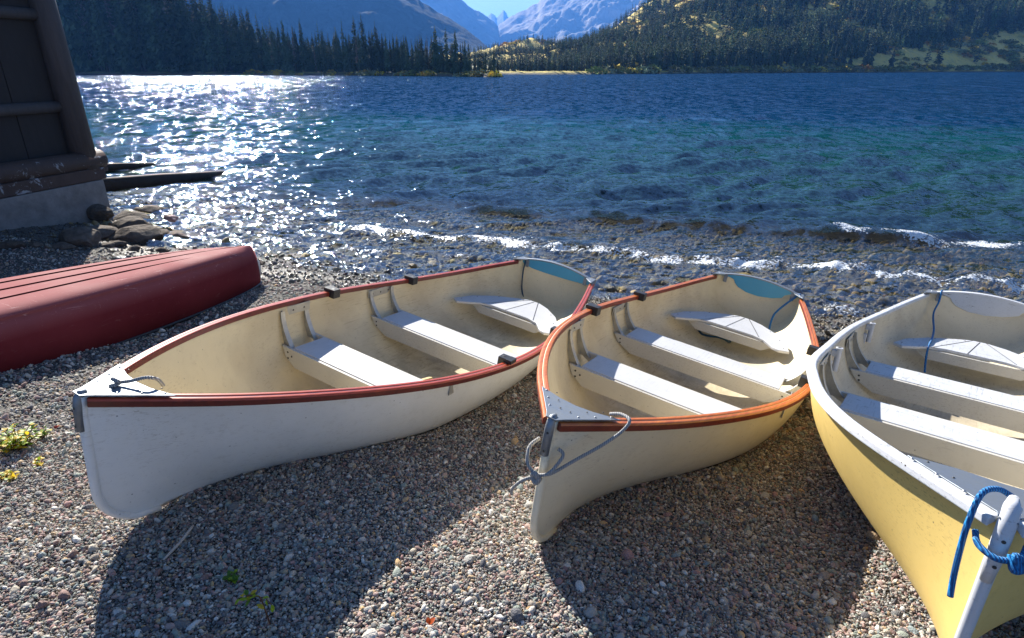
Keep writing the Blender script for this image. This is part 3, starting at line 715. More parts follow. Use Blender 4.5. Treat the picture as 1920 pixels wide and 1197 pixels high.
def range_mesh(name, pts, D0, mat, base=.5, az0=None, az1=None, na=420, nd=90, rough=.1, seed=0, back=1.35, power=1.):
    A_, E_ = skyline(pts); az = np.linspace(A_[0] if az0 is None else az0, A_[-1] if az1 is None else az1, na)
    e = np.interp(az, A_, E_); t = np.linspace(0, 1, nd); V = []
    Dr = D0*(1+.06*np.sin(az*9+seed))
    H = np.maximum(CAM_H+e*Dr, 3)
    tt = np.concatenate([t, np.linspace(1, 1.6, 14)[1:]])
    for k in tt:
        D = Dr*(base+(1-base)*min(k, 1)) if k <= 1 else Dr*(1+(k-1)/.6*(back-1))
        x = D*np.sin(az); y = D*np.cos(az)
        f = k**power if k <= 1 else 1-((k-1)/.6)**1.2
        sc_ = D0*.12; nz = fbm(x/sc_+seed, y/sc_-seed, 6, .55); rg = 1-np.abs(fbm(x/sc_*1.7+seed*3, y/sc_*1.7, 5, .5))
        w_ = (min(k, 2-k) if k > 0 else 0); amp = rough*H*(4*k*(1-k) if k <= 1 else 0)
        zz = H*f+amp*(nz*.8+rg*.6-.5)+(H*.02*fbm(az*60+seed, az*0+seed, 4) if .9 < k <= 1.05 else 0)-8*(k == 0)
        V.append(np.stack([x, y, zz], -1))
    V = np.array(V); o = build(name, V.reshape(-1, 3), grid_faces(len(tt), na)[:, ::-1].copy(), mat, smooth=True)
    tag(o, kind='structure'); return o, V
mt_left = rock_forest('left mountain', (.009, .02, .022), (.03, .038, .04), (.12, .10, .09), .004, 230, 420)
mt_mid = rock_forest('middle mountain', (.05, .07, .07), (.14, .15, .16), (.26, .25, .24), .0016, 60, 500)
mt_right = rock_forest('right mountain', (.07, .09, .08), (.17, .17, .17), (.42, .37, .33), .0014, 30, 320)
range_mesh('left_mountain', [(-700, -60), (100, -60), (300, -60), (600, -60), (700, -50), (782, -2), (830, 28), (870, 52), (905, 80), (935, 108), (960, 128)], 1900, mt_left, .8, rough=.10, seed=3)
range_mesh('valley_mountain', [(600, -25), (700, -25), (840, -22), (866, 2), (890, 18), (912, 30), (926, 42), (934, 50), (938, 74), (942, 98), (950, 120)], 4600, mt_mid, .8, rough=.14, seed=8)
range_mesh('cliff_mountain', [(925, 100), (930, 60), (936, 46), (960, 30), (985, 18), (1000, 9), (1008, 6), (1016, -6), (1060, -30), (1120, -45), (1250, -45), (1500, -45), (2100, -45)], 5200, mt_right, .74, rough=.22, seed=14, nd=130)
range_mesh('distant_peaks', [(880, 70), (905, 34), (915, 31), (921, 25), (928, 28), (931, 33), (937, 28), (944, 20), (949, 25), (953, 34), (965, 36), (1000, 60)], 8200, mt_mid, .8, rough=.02, seed=21, na=160, nd=20)

SHL = np.array([[-75, 520], [-50, 400], [-36, 330], [-24, 265], [-14, 222], [-6, 188], [-1.6, 168], [-.9, 172]])
SHR = np.array([[-6, 300], [-1, 262], [3, 252], [8, 262], [14, 300], [22, 360], [30, 450], [38, 570], [52, 800], [75, 1300]])
def shore(az, tab): return np.interp(np.degrees(az), tab[:, 0], tab[:, 1])
def bank_mat():
    m = Mat('grassy bank'); co = m.coord(); n = m.noise(co, .35, 5, .7); n2 = m.noise(co, .05, 4, .6)
    g = m.n('NewGeometry'); sp = m.n('SeparateXYZ'); m.l(g.outputs['Position'], sp.inputs[0])
    c = m.mix(m.ramp(n, [(.4, 0.), (.62, 1.)]), (.10, .11, .03), (.30, .24, .06)); c = m.mix(m.ramp(n2, [(.45, 0.), (.6, 1.)]), (.02, .03, .015), c)
    c = m.mix(m.mapr(sp.outputs[2], .25, -.1), c, (.08, .07, .05))
    m.set(Base_Color=c, Roughness=.95); return m.m
MB_BANK = bank_mat()
def land_z_left(az, s):   # s metres behind the shoreline
    return WATER_Z-.4+1.3*sstep(-1, 4, s)+.02*np.maximum(s-4, 0)+0*np.asarray(az)
azl = np.linspace(R(-75), R(-.9), 500); ss = np.concatenate([np.linspace(-3, 8, 16), np.geomspace(10, 1500, 20)])
V = []
for s_ in ss:
    D = shore(azl, SHL)+s_+2.5*fbm(azl*60, azl*0, 3)
    a = azl-(np.maximum(0, sstep(R(-8), R(-.9), azl)))*R(.02)*s_*.3*(s_ > 0)
    V.append(np.stack([D*np.sin(a), D*np.cos(a), land_z_left(a, s_)], -1))
o = build('forested_peninsula', np.array(V).reshape(-1, 3), grid_faces(len(ss), len(azl))[:, ::-1].copy(), MB_BANK, smooth=True); tag(o, kind='structure')
# right hillside
HA, HE = skyline([(700, 128), (880, 122), (935, 114), (1000, 106), (1100, 84), (1180, 56), (1240, 20), (1300, -30), (1400, -70), (1600, -140), (2000, -200), (2600, -200)])
def hill_z(az, s):
    Ds = shore(az, SHR); e = np.interp(az, HA, HE); Dr = 620+320*sstep(R(2), R(30), az); Hr = np.maximum(CAM_H+e*Dr, 4)
    wd = np.maximum(Dr-Ds, 60); k = np.clip(s/wd, 0, 1); x = (Ds+s)*np.sin(az); y = (Ds+s)*np.cos(az)
    flat = 0*az                                    # meadow at the foot of the hill
    kk = np.clip((k-flat*.6)/(1-flat*.6), 0, 1)
    z = Hr*kk**1.15+1.1*sstep(-1, 6, s)-.9+WATER_Z*0+np.maximum(0, k*.0)+.035*np.minimum(s, wd*flat*.6+1)
    amp = np.minimum(s*.06, 16); z = z+amp*(fbm(x/90, y/90, 4)*.9)*(k < 1)+amp*.35*(1-np.abs(fbm(x/40+4, y/40, 3)))*(k < 1)
    return np.where(s > wd, Hr-(s-wd)*.25, z)
mh = Mat('hillside grass'); co = mh.coord(); n = mh.noise(co, .02, 6, .65, .5); n2 = mh.noise(co, .16, 6, .7); n3 = mh.noise(co, .5, 4, .7)
c = mh.mix(mh.ramp(n, [(.4, 0.), (.6, 1.)]), (.28, .27, .08), (.68, .53, .17)); c = mh.mix(mh.ramp(n2, [(.42, 0.), (.62, 1.)]), c, (.66, .50, .11))
c = mh.mix(mh.ramp(n3, [(.58, 0.), (.72, 1.)]), c, (.09, .11, .035))
gs = mh.n('NewGeometry'); spx = mh.n('SeparateXYZ'); mh.l(gs.outputs['Position'], spx.inputs[0]); c = mh.mix(mh.mapr(spx.outputs[2], .35, .0), c, (.13, .12, .08))
mh.set(Base_Color=c, Roughness=.95, Normal=mh.bump(n3, .8, 1.2))
azr = np.linspace(R(-6), R(75), 620); sr = np.concatenate([np.linspace(-4, 12, 16), np.geomspace(14, 1500, 120)])
V = []
for s_ in sr:
    D = shore(azr, SHR)+s_; z = hill_z(azr, np.full_like(azr, s_)); z = np.where(s_ <= -3, WATER_Z-.5, z); V.append(np.stack([D*np.sin(azr), D*np.cos(azr), z], -1))
o = build('right_hillside', np.array(V).reshape(-1, 3), grid_faces(len(sr), len(azr))[:, ::-1].copy(), mh.m, smooth=True); tag(o, kind='structure')

# ---------------------------------------------------------------- conifers
def conifer_mat(name, c1, c2):
    m = Mat(name); n = m.noise(m.coord(), 9, 4, .7); oi = m.n('ObjectInfo')
    c = m.mix(m.ramp(n, [(.35, 0.), (.7, 1.)]), c1, c2); hs = m.n('HueSaturation'); m.l(c, hs.inputs['Color'])
    m.l(m.mapr(oi.outputs['Random'], 0, 1, .65, 1.45), hs.inputs['Value']); m.l(m.mapr(oi.outputs['Random'], 0, 1, .47, .53), hs.inputs['Hue'])
    m.set(Base_Color=hs.outputs[0], Roughness=.8); m.b.inputs['Specular IOR Level'].default_value = .08; return m.m
M['needle'] = conifer_mat('conifer needles', (.034, .052, .03), (.105, .13, .07)); M['needle2'] = conifer_mat('young conifer needles', (.05, .085, .03), (.09, .13, .05))
M['bark'] = plain('bark', (.09, .07, .055), .9); M['dead'] = plain('dead needles', (.15, .12, .10), .9)
def conifer_mesh(seed, levels=34, width=.11, fill=1., ragged=.35, start=.06):
    """unit-height spruce: whorls of drooping, tapering, jagged boughs"""
    r = random.Random(seed); v = []; f = []
    for i in range(levels):
        h = start+(1-start)*(i/levels)**.92; rad = width*(1-h)**.72*(1+.25*math.sin(h*23+seed))+.006
        if h < .2: rad *= .55+h*2.2
        nb = max(4, int((9-4*h)*fill))
        for k in range(nb):
            if r.random() < .13: continue
            a = 2*math.pi*(k+r.random()*.8)/nb+i*1.3; ln = rad*r.uniform(1-ragged, 1+ragged*.6); droop = -ln*r.uniform(.25, .75); wd = ln*r.uniform(.28, .45)+.004
            ca, sa = math.cos(a), math.sin(a); n0 = len(v); hz = h+r.uniform(-.01, .01)
            P = lambda rr, w_, z: (ca*rr-sa*w_, sa*rr+ca*w_, z)
            v += [P(.002, 0, hz+ln*.10), P(ln*.45, wd*.55, hz+droop*.55), P(ln*.5, -wd*.55, hz+droop*.5), P(ln*.8, wd*.18, hz+droop*.55), P(ln, 0, hz+droop*.7),
                  P(ln*.62, 0, hz+droop*.15), P(ln*.75, wd*.5, hz+droop*1.1), P(ln*.72, -wd*.55, hz+droop*1.05), P(ln*.4, 0, hz+droop*1.3-.006)]
            f += [(n0, n0+1, n0+5), (n0, n0+5, n0+2), (n0+5, n0+3, n0+4), (n0+5, n0+1, n0+6), (n0+5, n0+7, n0+2), (n0+1, n0+8, n0+2), (n0+3, n0+6, n0+5), (n0+4, n0+7, n0+5)]
    n0 = len(v); v += [(.004, 0, .975), (-.002, .0035, .975), (-.002, -.0035, .975), (0, 0, 1.02)]; f += [(n0, n0+1, n0+3), (n0+1, n0+2, n0+3), (n0+2, n0, n0+3)]
    return v, f
def trunk_geo(rad=.008, top=.9):
    b = MB(); b.tube([(0, 0, -.02), (0, 0, .3), (.002, 0, .6), (0, 0, top)], [rad, rad*.8, rad*.5, rad*.15], 6); return b
protos = []
specs = [(1, 38, .125, 1.05, .35, .05), (2, 34, .10, 1., .4, .08), (3, 40, .115, 1.1, .3, .04), (4, 30, .085, .9, .5, .12), (5, 36, .14, 1.1, .35, .03), (6, 26, .06, .6, .6, .18)]
for i, (sd, lv, wd, fl, rg, stt) in enumerate(specs):
    v, f = conifer_mesh(sd, lv, wd, fl, rg, stt); cr = build('crown', v, f, M['dead'] if i == 5 else M['needle'], link=False)
    tk = trunk_geo(.009 if i < 5 else .011, .93); tko = build('trunk', tk.v, tk.f, M['bark'], link=False, smooth=True); protos.append((cr.data, tko.data))
def add_tree(i, x, y, z, h, w_, lean, label, group):
    e = empty('conifer_tree', (x, y, z), (random.gauss(0, .012), lean, random.uniform(0, 6.28))); e.scale = (h*w_, h*w_, h); tag(e, label, 'conifer tree', group)
    for nm, me in (('trunk', protos[i][1]), ('crown', protos[i][0])):
        o = bpy.data.objects.new(nm, me); col.objects.link(o); o.parent = e
def px_az(u): return elev(u, 138)[0]
def top_h(u):   # tree top height above ground wanted at this column, from the photo's tree line
    vt = np.interp(u, [-300, 110, 200, 330, 420, 500, 545, 600, 650, 700, 760, 830, 880, 925, 960], [-110, -105, -90, -60, -8, 28, 50, 58, 62, 58, 64, 68, 80, 98, 120]); return vt
tr_ = random.Random(3); ntree = 0
LBL = [(250, 'tall dark conifer on the far left shore behind the boathouse corner'), (430, 'tall conifer in the left shore forest above the sun glitter'),
       (600, 'conifer on the left shore below the blue mountain, where the tree line drops'), (780, 'conifer on the middle of the wooded peninsula'), (2000, 'conifer near the tip of the wooded peninsula')]
us = np.concatenate([np.linspace(96, 540, 84), np.linspace(545, 934, 104)])
for u in us:
    u = u+tr_.uniform(-3, 3); a = px_az(u); s_ = abs(tr_.gauss(0, 7))+3; D = float(shore(a, SHL))+s_
    vt = top_h(u)+abs(tr_.gauss(0, 1))*(16 if u < 540 else 12)-6
    if tr_.random() < .10: vt -= tr_.uniform(12, 30)
    _, e = elev(u, vt); z0 = float(land_z_left(a, s_)); h = max(3., CAM_H+e*D-z0)
    k = tr_.choice([0, 1, 1, 2, 3, 3, 4, 1]); k = 5 if tr_.random() < .05 else k
    lb = next(t_ for lim, t_ in LBL if u < lim)
    add_tree(k, D*math.sin(a), D*math.cos(a), z0-.2, h, tr_.uniform(.8, 1.25), 0, lb, 'conifers along the left shore'); ntree += 1
# the lone tall tree at the peninsula tip and two that rise above the line
for u, vt, lb in ((926, 84, 'conifer standing last at the very tip of the wooded peninsula'), (712, 52, 'conifer rising highest from the middle of the wooded peninsula'), (415, 2, 'tall conifer rising in front of the dark blue mountain')):
    a = px_az(u); D = float(shore(a, SHL))+4; _, e = elev(u, vt); z0 = float(land_z_left(a, 4)); add_tree(2, D*math.sin(a), D*math.cos(a), z0-.2, CAM_H+e*D-z0, 1., 0, lb, None)
# right shore: the nearest trees stand one by one, the rest of the forest is one mass
tr_ = random.Random(9)
for i in range(105):
    u = 945+i*7.3+tr_.uniform(-3, 3)
    if u > 1590 and tr_.random() < .6: continue
    a = px_az(u); s_ = tr_.uniform(7, 16); D = float(shore(a, SHR))+s_; z0 = float(hill_z(np.array([a]), np.array([s_]))[0]); h = tr_.uniform(5, 7.5)*(D/260)*np.interp(u, [940, 1100, 1500], [.8, 1, 1.15])
    lb = 'small dark conifer on the far shore right of the wooded peninsula' if u < 1250 else 'dark conifer at the water line below the right hillside' if u < 1600 else 'dark conifer by the yellow meadow on the far right shore'
    add_tree(tr_.choice([0, 1, 2, 3, 4]), D*math.sin(a), D*math.cos(a), z0-.3, h, tr_.uniform(.9, 1.4), 0, lb, 'conifers along the right shore')
def forest(name, n, tab, zf, azlo, azhi, slo, shi, hlo, hhi, label, dens, widen=1.2, src=None, mat=None, pw=1.):
    a = rng.uniform(azlo, azhi, n*4); s_ = slo+(shi-slo)*rng.random(n*4)**pw; D = shore(a, tab)+s_; x = D*np.sin(a); y = D*np.cos(a)
    keep = rng.random(n*4) < dens(a, s_, x, y); a, s_, D, x, y = [q[keep][:n] for q in (a, s_, D, x, y)]; k = len(a)
    z = zf(a, s_)-.3; h = (rng.uniform(hlo, hhi, k)*(.75+.5*rng.random(k)) if not callable(hlo) else hlo(a, D)*rng.uniform(.7, 1., k)); wv = rng.uniform(.85, 1.35, k)*widen
    rot = np.stack([rng.normal(0, .02, k), rng.normal(0, .02, k), rng.uniform(0, 6.28, k)], -1)
    return scatter(name, np.stack([x, y, z], -1), rot, np.stack([h*wv, h*wv, h], -1), rng.integers(0, len(src), k), src, label, 'forest')
def lite_sources(mats, n=4, levels=16):
    out = []
    for i in range(n):
        v, f = conifer_mesh(40+i, levels, .13, .8, .35, .02); me = bpy.data.meshes.new('tree'); me.from_pydata(v, [], f); me.materials.append(mats[i % len(mats)]); out.append(bpy.data.objects.new('tree', me))
    return out
UA = np.array([px_az(u) for u in range(-300, 961, 20)]); HA_ = np.array([CAM_H+elev(u, top_h(u)+16)[1]*200-1 for u in range(-300, 961, 20)])
left_h = lambda a, D: np.interp(a, UA, HA_)*D/200
forest('left_shore_forest', 900, SHL, lambda a, s: land_z_left(a, s), R(-46), R(-1.9), 14, 70, left_h, 0, 'dense dark conifer forest filling the left shore behind the first trees',
       lambda a, s, x, y: .9*(s < 14+60*np.clip((R(-1.5)-a)/R(8), 0, 1)), 1.1, lite_sources([M['needle']], 4, 24))
def hill_dens(a, s, x, y):
    n = fbm(x/42+3, y/42, 3); open_ = sstep(-.06, .22, n)*sstep(R(4), R(13), a)
    mead = (s < 78*(a-R(19))/R(19)+6*fbm(a*40, a*0, 3))*(a > R(19))*1.
    strip = (np.abs(s-(170+90*np.sin(a*14)))<12)*(a > R(5))*.8
    return np.clip(1-open_*.85-strip, .04, 1)*(1-mead*.97)
hill_h = lambda a, D: np.interp(np.degrees(a), [-4, 0, 6, 12, 22, 40], [5, 5.5, 8.5, 12, 15, 18])
forest('hillside_forest', 13000, SHR, lambda a, s: hill_z(a, s), R(-4), R(44), 16, 620, hill_h, 0, 'dark green conifer forest covering the hillside on the right', hill_dens, 1.3, lite_sources([M['needle'], M['needle'], M['needle2']], 6, 15), pw=1.1)
forest('young_forest', 900, SHR, lambda a, s: hill_z(a, s), R(21), R(44), 10, 130, 6, 8, 'bright green young conifers in a band above the yellow meadow', lambda a, s, x, y: (np.abs(s-(78*(a-R(19))/R(19)+16)) < 17)*.9, 1.4, lite_sources([M['needle2']], 3, 12))
# yellow and green shrubs
def shrub_source(seed, mat, n=90):
    r = random.Random(seed); v = []; f = []
    for i in range(n):
        th = r.uniform(0, 6.28); ph = math.acos(r.uniform(-.1, 1)); q = r.uniform(.6, 1)
        c = Vector((math.cos(th)*math.sin(ph)*q, math.sin(th)*math.sin(ph)*q, math.cos(ph)*q*.8)); k = len(v)
        for _ in range(4): v.append(c+Vector((r.gauss(0, .13), r.gauss(0, .13), r.gauss(0, .13))))
        f += [(k, k+1, k+2), (k, k+2, k+3)]
    me = bpy.data.meshes.new('shrub'); me.from_pydata(v, [], f); me.materials.append(mat); return bpy.data.objects.new('shrub', me)
M['gold'] = conifer_mat('golden leaves', (.50, .32, .04), (.55, .36, .05)); M['olive'] = conifer_mat('olive leaves', (.10, .13, .03), (.22, .22, .06)); M['sage'] = conifer_mat('sage leaves', (.22, .24, .13), (.30, .31, .18))
shr = [shrub_source(1, M['gold']), shrub_source(2, M['olive']), shrub_source(3, M['sage']), shrub_source(4, M['olive'])]
forest('shore_shrubs', 420, SHL, lambda a, s: land_z_left(a, s), R(-22), R(-1.2), 1.0, 3.2, .7, 1.5, 'low yellow and green bushes along the water at the foot of the left forest', lambda a, s, x, y: np.clip(pnoise(x/7, y/7)*2, 0, 1), 1.5, [shr[0], shr[1], shr[2]])
forest('hill_shrubs', 2600, SHR, lambda a, s: hill_z(a, s), R(-3), R(44), 4, 420, 1.4, 3.2, 'golden and olive autumn bushes dotted over the right hillside', lambda a, s, x, y: np.clip(.35+fbm(x/50, y/50, 2), 0, 1)*sstep(R(3), R(12), a+s*.0003), 1.3, [shr[0], shr[1], shr[2], shr[3]], pw=1.3)
forest('shoreline_bushes', 420, SHR, lambda a, s: hill_z(a, s), R(8), R(44), 4, 11, 1.2, 2.6, 'olive and sage bushes in a band along the far right shore', lambda a, s, x, y: sstep(R(8), R(24), a)*.9, 1.5, [shr[1], shr[2], shr[3]])

# ---------------------------------------------------------------- boathouse
mwall = Mat('dark stained boards'); co = mwall.coord(scale=(1, 1, .25)); n = mwall.noise(co, 14, 6, .7)
mwall.set(Base_Color=mwall.mix(n, (.012, .011, .012), (.034, .029, .029)), Roughness=.8, Normal=mwall.bump(n, .5, .01))
mlog = Mat('weathered log'); co = mlog.coord(); n = mlog.noise(mlog.coord(scale=(1, 1, .3)), 9, 6, .7); p_ = mlog.noise(co, 4.5, 5, .75, .5)
mlog.set(Base_Color=mlog.mix(mlog.ramp(p_, [(.58, 0.), (.63, 1.)]), mlog.mix(n, (.035, .02, .016), (.09, .055, .045)), (.30, .31, .33)), Roughness=.7, Normal=mlog.bump(n, .6, .015))
mpost = Mat('weathered post'); n = mpost.noise(mpost.coord(scale=(1, 1, .12)), 16, 6, .7)
mpost.set(Base_Color=mpost.mix(n, (.03, .026, .027), (.105, .092, .095)), Roughness=.75, Normal=mpost.bump(n, .6, .01))
mcon = Mat('concrete'); co = mcon.coord(); n = mcon.noise(co, 6, 8, .7); n2 = mcon.noise(co, 60, 4, .6)
mcon.set(Base_Color=mcon.mix(mcon.ramp(n, [(.3, 0.), (.7, 1.)]), (.14, .13, .125), (.26, .245, .235)), Roughness=.9, Normal=mcon.bump(mcon.math('ADD', n, mcon.math('MULTIPLY', n2, .4)), .5, .02))
C0 = Vector((-5.65, 8.5, 0)); DW_ = Vector((-.24, -.97, 0)).normalized(); NW = Vector((DW_.y*-1, DW_.x, 0))   # along the wall towards the camera, outward normal
if NW.x < 0: NW = -NW
bh = empty('boathouse', C0+Vector((0, 0, -.5))); tag(bh, 'dark brown wooden boathouse on a concrete foundation at the left edge', 'boathouse')
Mb = Matrix(((DW_.x, -NW.x, 0, 0), (DW_.y, -NW.y, 0, 0), (0, 0, 1, .5), (0, 0, 0, 1)))   # local: x along wall, y into the building, z up
def part(name, fn, mat, bevel=0., smooth=False):
    b = MB(); fn(b); b.v = [tuple(Mb @ Vector(p)) for p in b.v]; o = b.build(name, mat, bh, smooth, bevel); return o
part('foundation', lambda b: b.box((0, 0, -1.2), (9, 6, .11)), mcon.m, .02)
part('wall', lambda b: [b.box((.18+i*.62, .20+(.006 if i % 2 else 0), .45), (.18+(i+1)*.62-.006, .5, 3.0)) for i in range(14)]+[b.box((.1, .24, .3), (8.8, 5.8, 2.95))], mwall.m, .004)
part('sill_log', lambda b: b.tube([(-.12, .1, .37), (2.5, .1, .37), (9, .1, .36)], [.125, .12, .12], 16), mlog.m, 0, True)
part('sill_beam', lambda b: b.box((-.06, .0, .112), (9, .35, .27)), mlog.m, .015)
part('sill_end', lambda b: b.box((-.16, .05, .2), (.02, .35, .36)), mlog.m, .01)
part('corner_post', lambda b: b.tube([(.10, .14, .26), (.10, .15, 2.), (.10, .16, 3.0)], [.16, .15, .14], 18), mpost.m, 0, True)
for z in (1.07, 2.14): part('rail', lambda b: b.tube([(.24, .17, z), (4, .17, z-.01), (9, .17, z)], .07, 12), mpost.m, 0, True)
part('roof', lambda b: b.prism([(-.1, 0), (9.2, 0), (9.2, 6.1), (-.1, 6.1)], 3.0, 3.12), mwall.m, .01)
for z0 in (0, ): pass

# rocks by the foundation
mr = Mat('shore rock'); co = mr.coord(); n = mr.noise(co, 3, 8, .65, .4); oi = mr.n('ObjectInfo')
c = mr.mix(mr.ramp(n, [(.3, 0.), (.7, 1.)]), (.055, .046, .042), (.17, .135, .105)); hs = mr.n('HueSaturation'); mr.l(c, hs.inputs['Color']); mr.l(mr.mapr(oi.outputs['Random'], 0, 1, .75, 1.3), hs.inputs['Value'])
mr.b.inputs['Specular IOR Level'].default_value = .15
mr.set(Base_Color=hs.outputs[0], Roughness=.9, Normal=mr.bump(n, .6, .05))
mpink = plain('pink rock', (.34, .2, .17), .7)
ROCKS = [(248, 412, .30, 'broad flat rock at the back of the pile beside the foundation corner'), (288, 408, .22, 'flat grey rock at the top right of the pile'), (228, 405, .16, 'small grey rock touching the foundation corner'),
         (238, 425, .26, 'rounded brown slab in the upper left of the pile'), (262, 446, .33, 'largest tan boulder at the front of the pile'), (222, 440, .16, 'tan rock left of the largest boulder'),
         (298, 438, .18, 'brown rock right of the largest boulder'), (327, 430, .105, 'small pinkish rock on top of the pile end'), (350, 447, .26, 'long low flat rock at the right end of the pile'),
         (325, 451, .10, 'small round rock before the long flat rock'), (222, 457, .12, 'small brown rock at the foot of the pile above the canoe'), (203, 459, .09, 'small dark rock left of the pile foot'),
         (178, 440, .26, 'dark boulder in the shade against the foundation'), (150, 452, .30, 'large shaded boulder at the foundation foot'), (190, 415, .22, 'dark leaning slab against the foundation corner'),
         (275, 425, .12, 'grey blue stone in the middle of the pile'), (303, 420, .14, 'dark rounded rock at the back right of the pile'), (375, 446, .12, 'flat dark rock beyond the long low one'),
         (410, 437, .09, 'small dark rock in the shallow water off the pile'), (352, 402, .10, 'dark rock awash behind the pile'), (20, 462, .14, 'dark rock under the foundation at the left edge'), (70, 458, .10, 'small dark rock below the foundation wall'),
         (597, 484, .055, 'single dark stone in the glitter before the white boat'), (490, 492, .06, 'dark stone beside the canoe tip'), (120, 462, .12, 'shaded rock near the large boulder'),
         (335, 418, .09, 'dark wet stone at the water side of the pile'), (318, 396, .08, 'small dark stone awash at the back of the pile'), (268, 396, .12, 'brown rock behind the pile beside the foundation'), (378, 432, .08, 'small stone at the water line right of the pile'),
         (250, 466, .09, 'small tan stone at the front of the pile by the canoe'), (450, 402, .07, 'low stone breaking the glittering water'), (535, 440, .06, 'small dark stone in the wet gravel of the glitter'),
         (305, 468, .08, 'small tan stone behind the canoe'), (390, 416, .08, 'low dark stone awash right of the pile')]
for i, (u, v, s_, lb) in enumerate(ROCKS):
    d = pix_dir(u, v+4); t_ = np.linspace(2, 14, 600); z_ = CAM_H+t_*d[2]; g_ = base_z(t_*d[0], t_*d[1])
    k = int(np.argmax(z_ < g_)); P = Vector((d[0]*t_[k], d[1]*t_[k], g_[k]))
    me = stone_mesh(900+i*7, 3, .5, 15); o = bpy.data.objects.new('rock', me); col.objects.link(o); me.materials.append(mpink if 'pinkish' in lb else mr.m)
    me.polygons.foreach_set('use_smooth', np.zeros(len(me.polygons), dtype=bool))
    s_ *= 1.05
    lift = .16 if 'pinkish' in lb else .12 if 'top right' in lb or 'leaning' in lb else 0
    o.location = P+Vector((0, 0, s_*.12+lift)); o.scale = (s_, s_, s_*(.8 if s_ > .15 else .9)); o.rotation_euler = (random.gauss(0, .15), random.gauss(0, .15), random.uniform(-.5, .5))
    tag(o, lb, 'rock', 'rocks by the boathouse foundation')

# logs in the water
def logthing(pts, rads, label, m):
    b = MB(); b.tube(smooth_path(pts, 6), list(np.interp(np.linspace(0, 1, (len(pts)-1)*6+1), np.linspace(0, 1, len(rads)), rads)), 12)
    o = b.build('driftwood_log', m, None, True); tag(o, label, 'log', 'logs in the water by the boathouse'); return o
logthing([at_z(150, 352, WATER_Z+.0), at_z(195, 348, WATER_Z+.03), at_z(300, 338, WATER_Z+.05), at_z(380, 329, WATER_Z+.03), at_z(435, 321, WATER_Z-.04)], [.14, .14, .12, .07, .02], 'thick dark log reaching from the foundation into the lake', mwall.m)
logthing([at_z(160, 316, WATER_Z+.0), at_z(235, 312, WATER_Z+.05), at_z(290, 308, WATER_Z+.0)], [.1, .07, .03], 'thin dark log lying behind the thick log', mwall.m)

# ---------------------------------------------------------------- overturned canoe
cb = Mat('worn red plastic'); co = cb.coord(); n = cb.noise(co, 1.6, 5, .6); f1 = cb.noise(cb.coord(scale=(1, 9, 4), rot=(0, 0, .5)), 5, 6, .75, .7); f2 = cb.noise(cb.coord(scale=(8, 1, 4), rot=(0, 0, -.7)), 6, 6, .8, .9)
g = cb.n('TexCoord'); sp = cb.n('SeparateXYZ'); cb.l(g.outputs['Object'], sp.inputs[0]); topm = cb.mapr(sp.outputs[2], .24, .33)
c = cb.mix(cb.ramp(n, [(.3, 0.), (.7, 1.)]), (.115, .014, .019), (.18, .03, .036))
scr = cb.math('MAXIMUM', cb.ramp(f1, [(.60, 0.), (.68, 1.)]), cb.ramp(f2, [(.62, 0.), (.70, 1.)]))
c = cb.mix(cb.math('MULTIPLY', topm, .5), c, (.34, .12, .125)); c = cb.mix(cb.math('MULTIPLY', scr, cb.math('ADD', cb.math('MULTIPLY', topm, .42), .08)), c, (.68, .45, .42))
cb.set(Base_Color=c, Roughness=cb.mapr(n, .3, .7, .65, .8), Normal=cb.bump(cb.noise(co, 60, 3), .08, .002))
CL, CBm, CHt = 4.9, .47, .42
can = empty('canoe', (-2.42, 5.52, float(base_z(np.array(-2.42), np.array(5.5)))+.0)); dxy = Vector((-.39, -.92, 0)).normalized()
tail = Vector((-2.42, 5.52, 0))+dxy*CL; zt_ = float(base_z(np.array(tail.x), np.array(tail.y)))
pit = -math.atan2(zt_-can.location.z, CL)
can.rotation_euler = (Matrix.Rotation(math.atan2(dxy.y, dxy.x), 3, 'Z') @ Matrix.Rotation(pit, 3, 'Y')).to_euler(); tag(can, 'worn dark red canoe lying upside down on the pebbles', 'canoe')
u = np.linspace(0, 1, 90); bw = CBm*np.clip(np.sin(np.pi*np.clip(u, 0, 1)), 0, 1)**.62; bw = np.maximum(bw, .012)
rise = .02+.0*u; endf = np.abs(2*u-1)
def canoe_profile(inset):
    rows = []
    for i, ui in enumerate(u):
        top = CHt-.045*endf[i]**4-inset; b_ = max(bw[i]-inset, .004); gz_ = .008
        flat = 1-sstep(.72, 1, endf[i]); half = [(0, 1)]
        pts = []
        for t in np.linspace(0, 1, 24):
            # superellipse side; keel at top (z=top), gunwale at bottom
            a = t*math.pi/2; e_ = 2/(2.6+4.5*flat); yy = b_*math.sin(a)**e_; zz = gz_+(top-gz_)*math.cos(a)**e_
            yy *= 1-.05*math.sin(math.pi*t)**2*(t > .6)
            pts.append((yy, zz))
        pts = pts; rows.append([( -y_, z_) for y_, z_ in pts[::-1]][:-1]+pts)
    x = CL*u; rnd = 0
    V = np.array([[(0, p[0], p[1]) for p in r_] for r_ in rows])
    for i, ui in enumerate(u):
        hh = V[i, :, 2]/CHt; e0 = .10*np.clip(hh, 0, 1)**3
        V[i, :, 0] = x[i]+(e0*(1-sstep(0, .12, ui)))-(e0*sstep(.88, 1, ui))
    return V
V = canoe_profile(0); n_, k_ = V.shape[:2]
for cidx in (k_//2, k_//2+5, k_//2-5):     # raised keel ribs: shallow grooves beside them
    pass
cb.b.inputs['Specular IOR Level'].default_value = .06
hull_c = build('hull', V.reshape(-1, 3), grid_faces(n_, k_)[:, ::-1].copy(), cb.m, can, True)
sol = hull_c.modifiers.new('solidify', 'SOLIDIFY'); sol.thickness = .008; sol.offset = -1
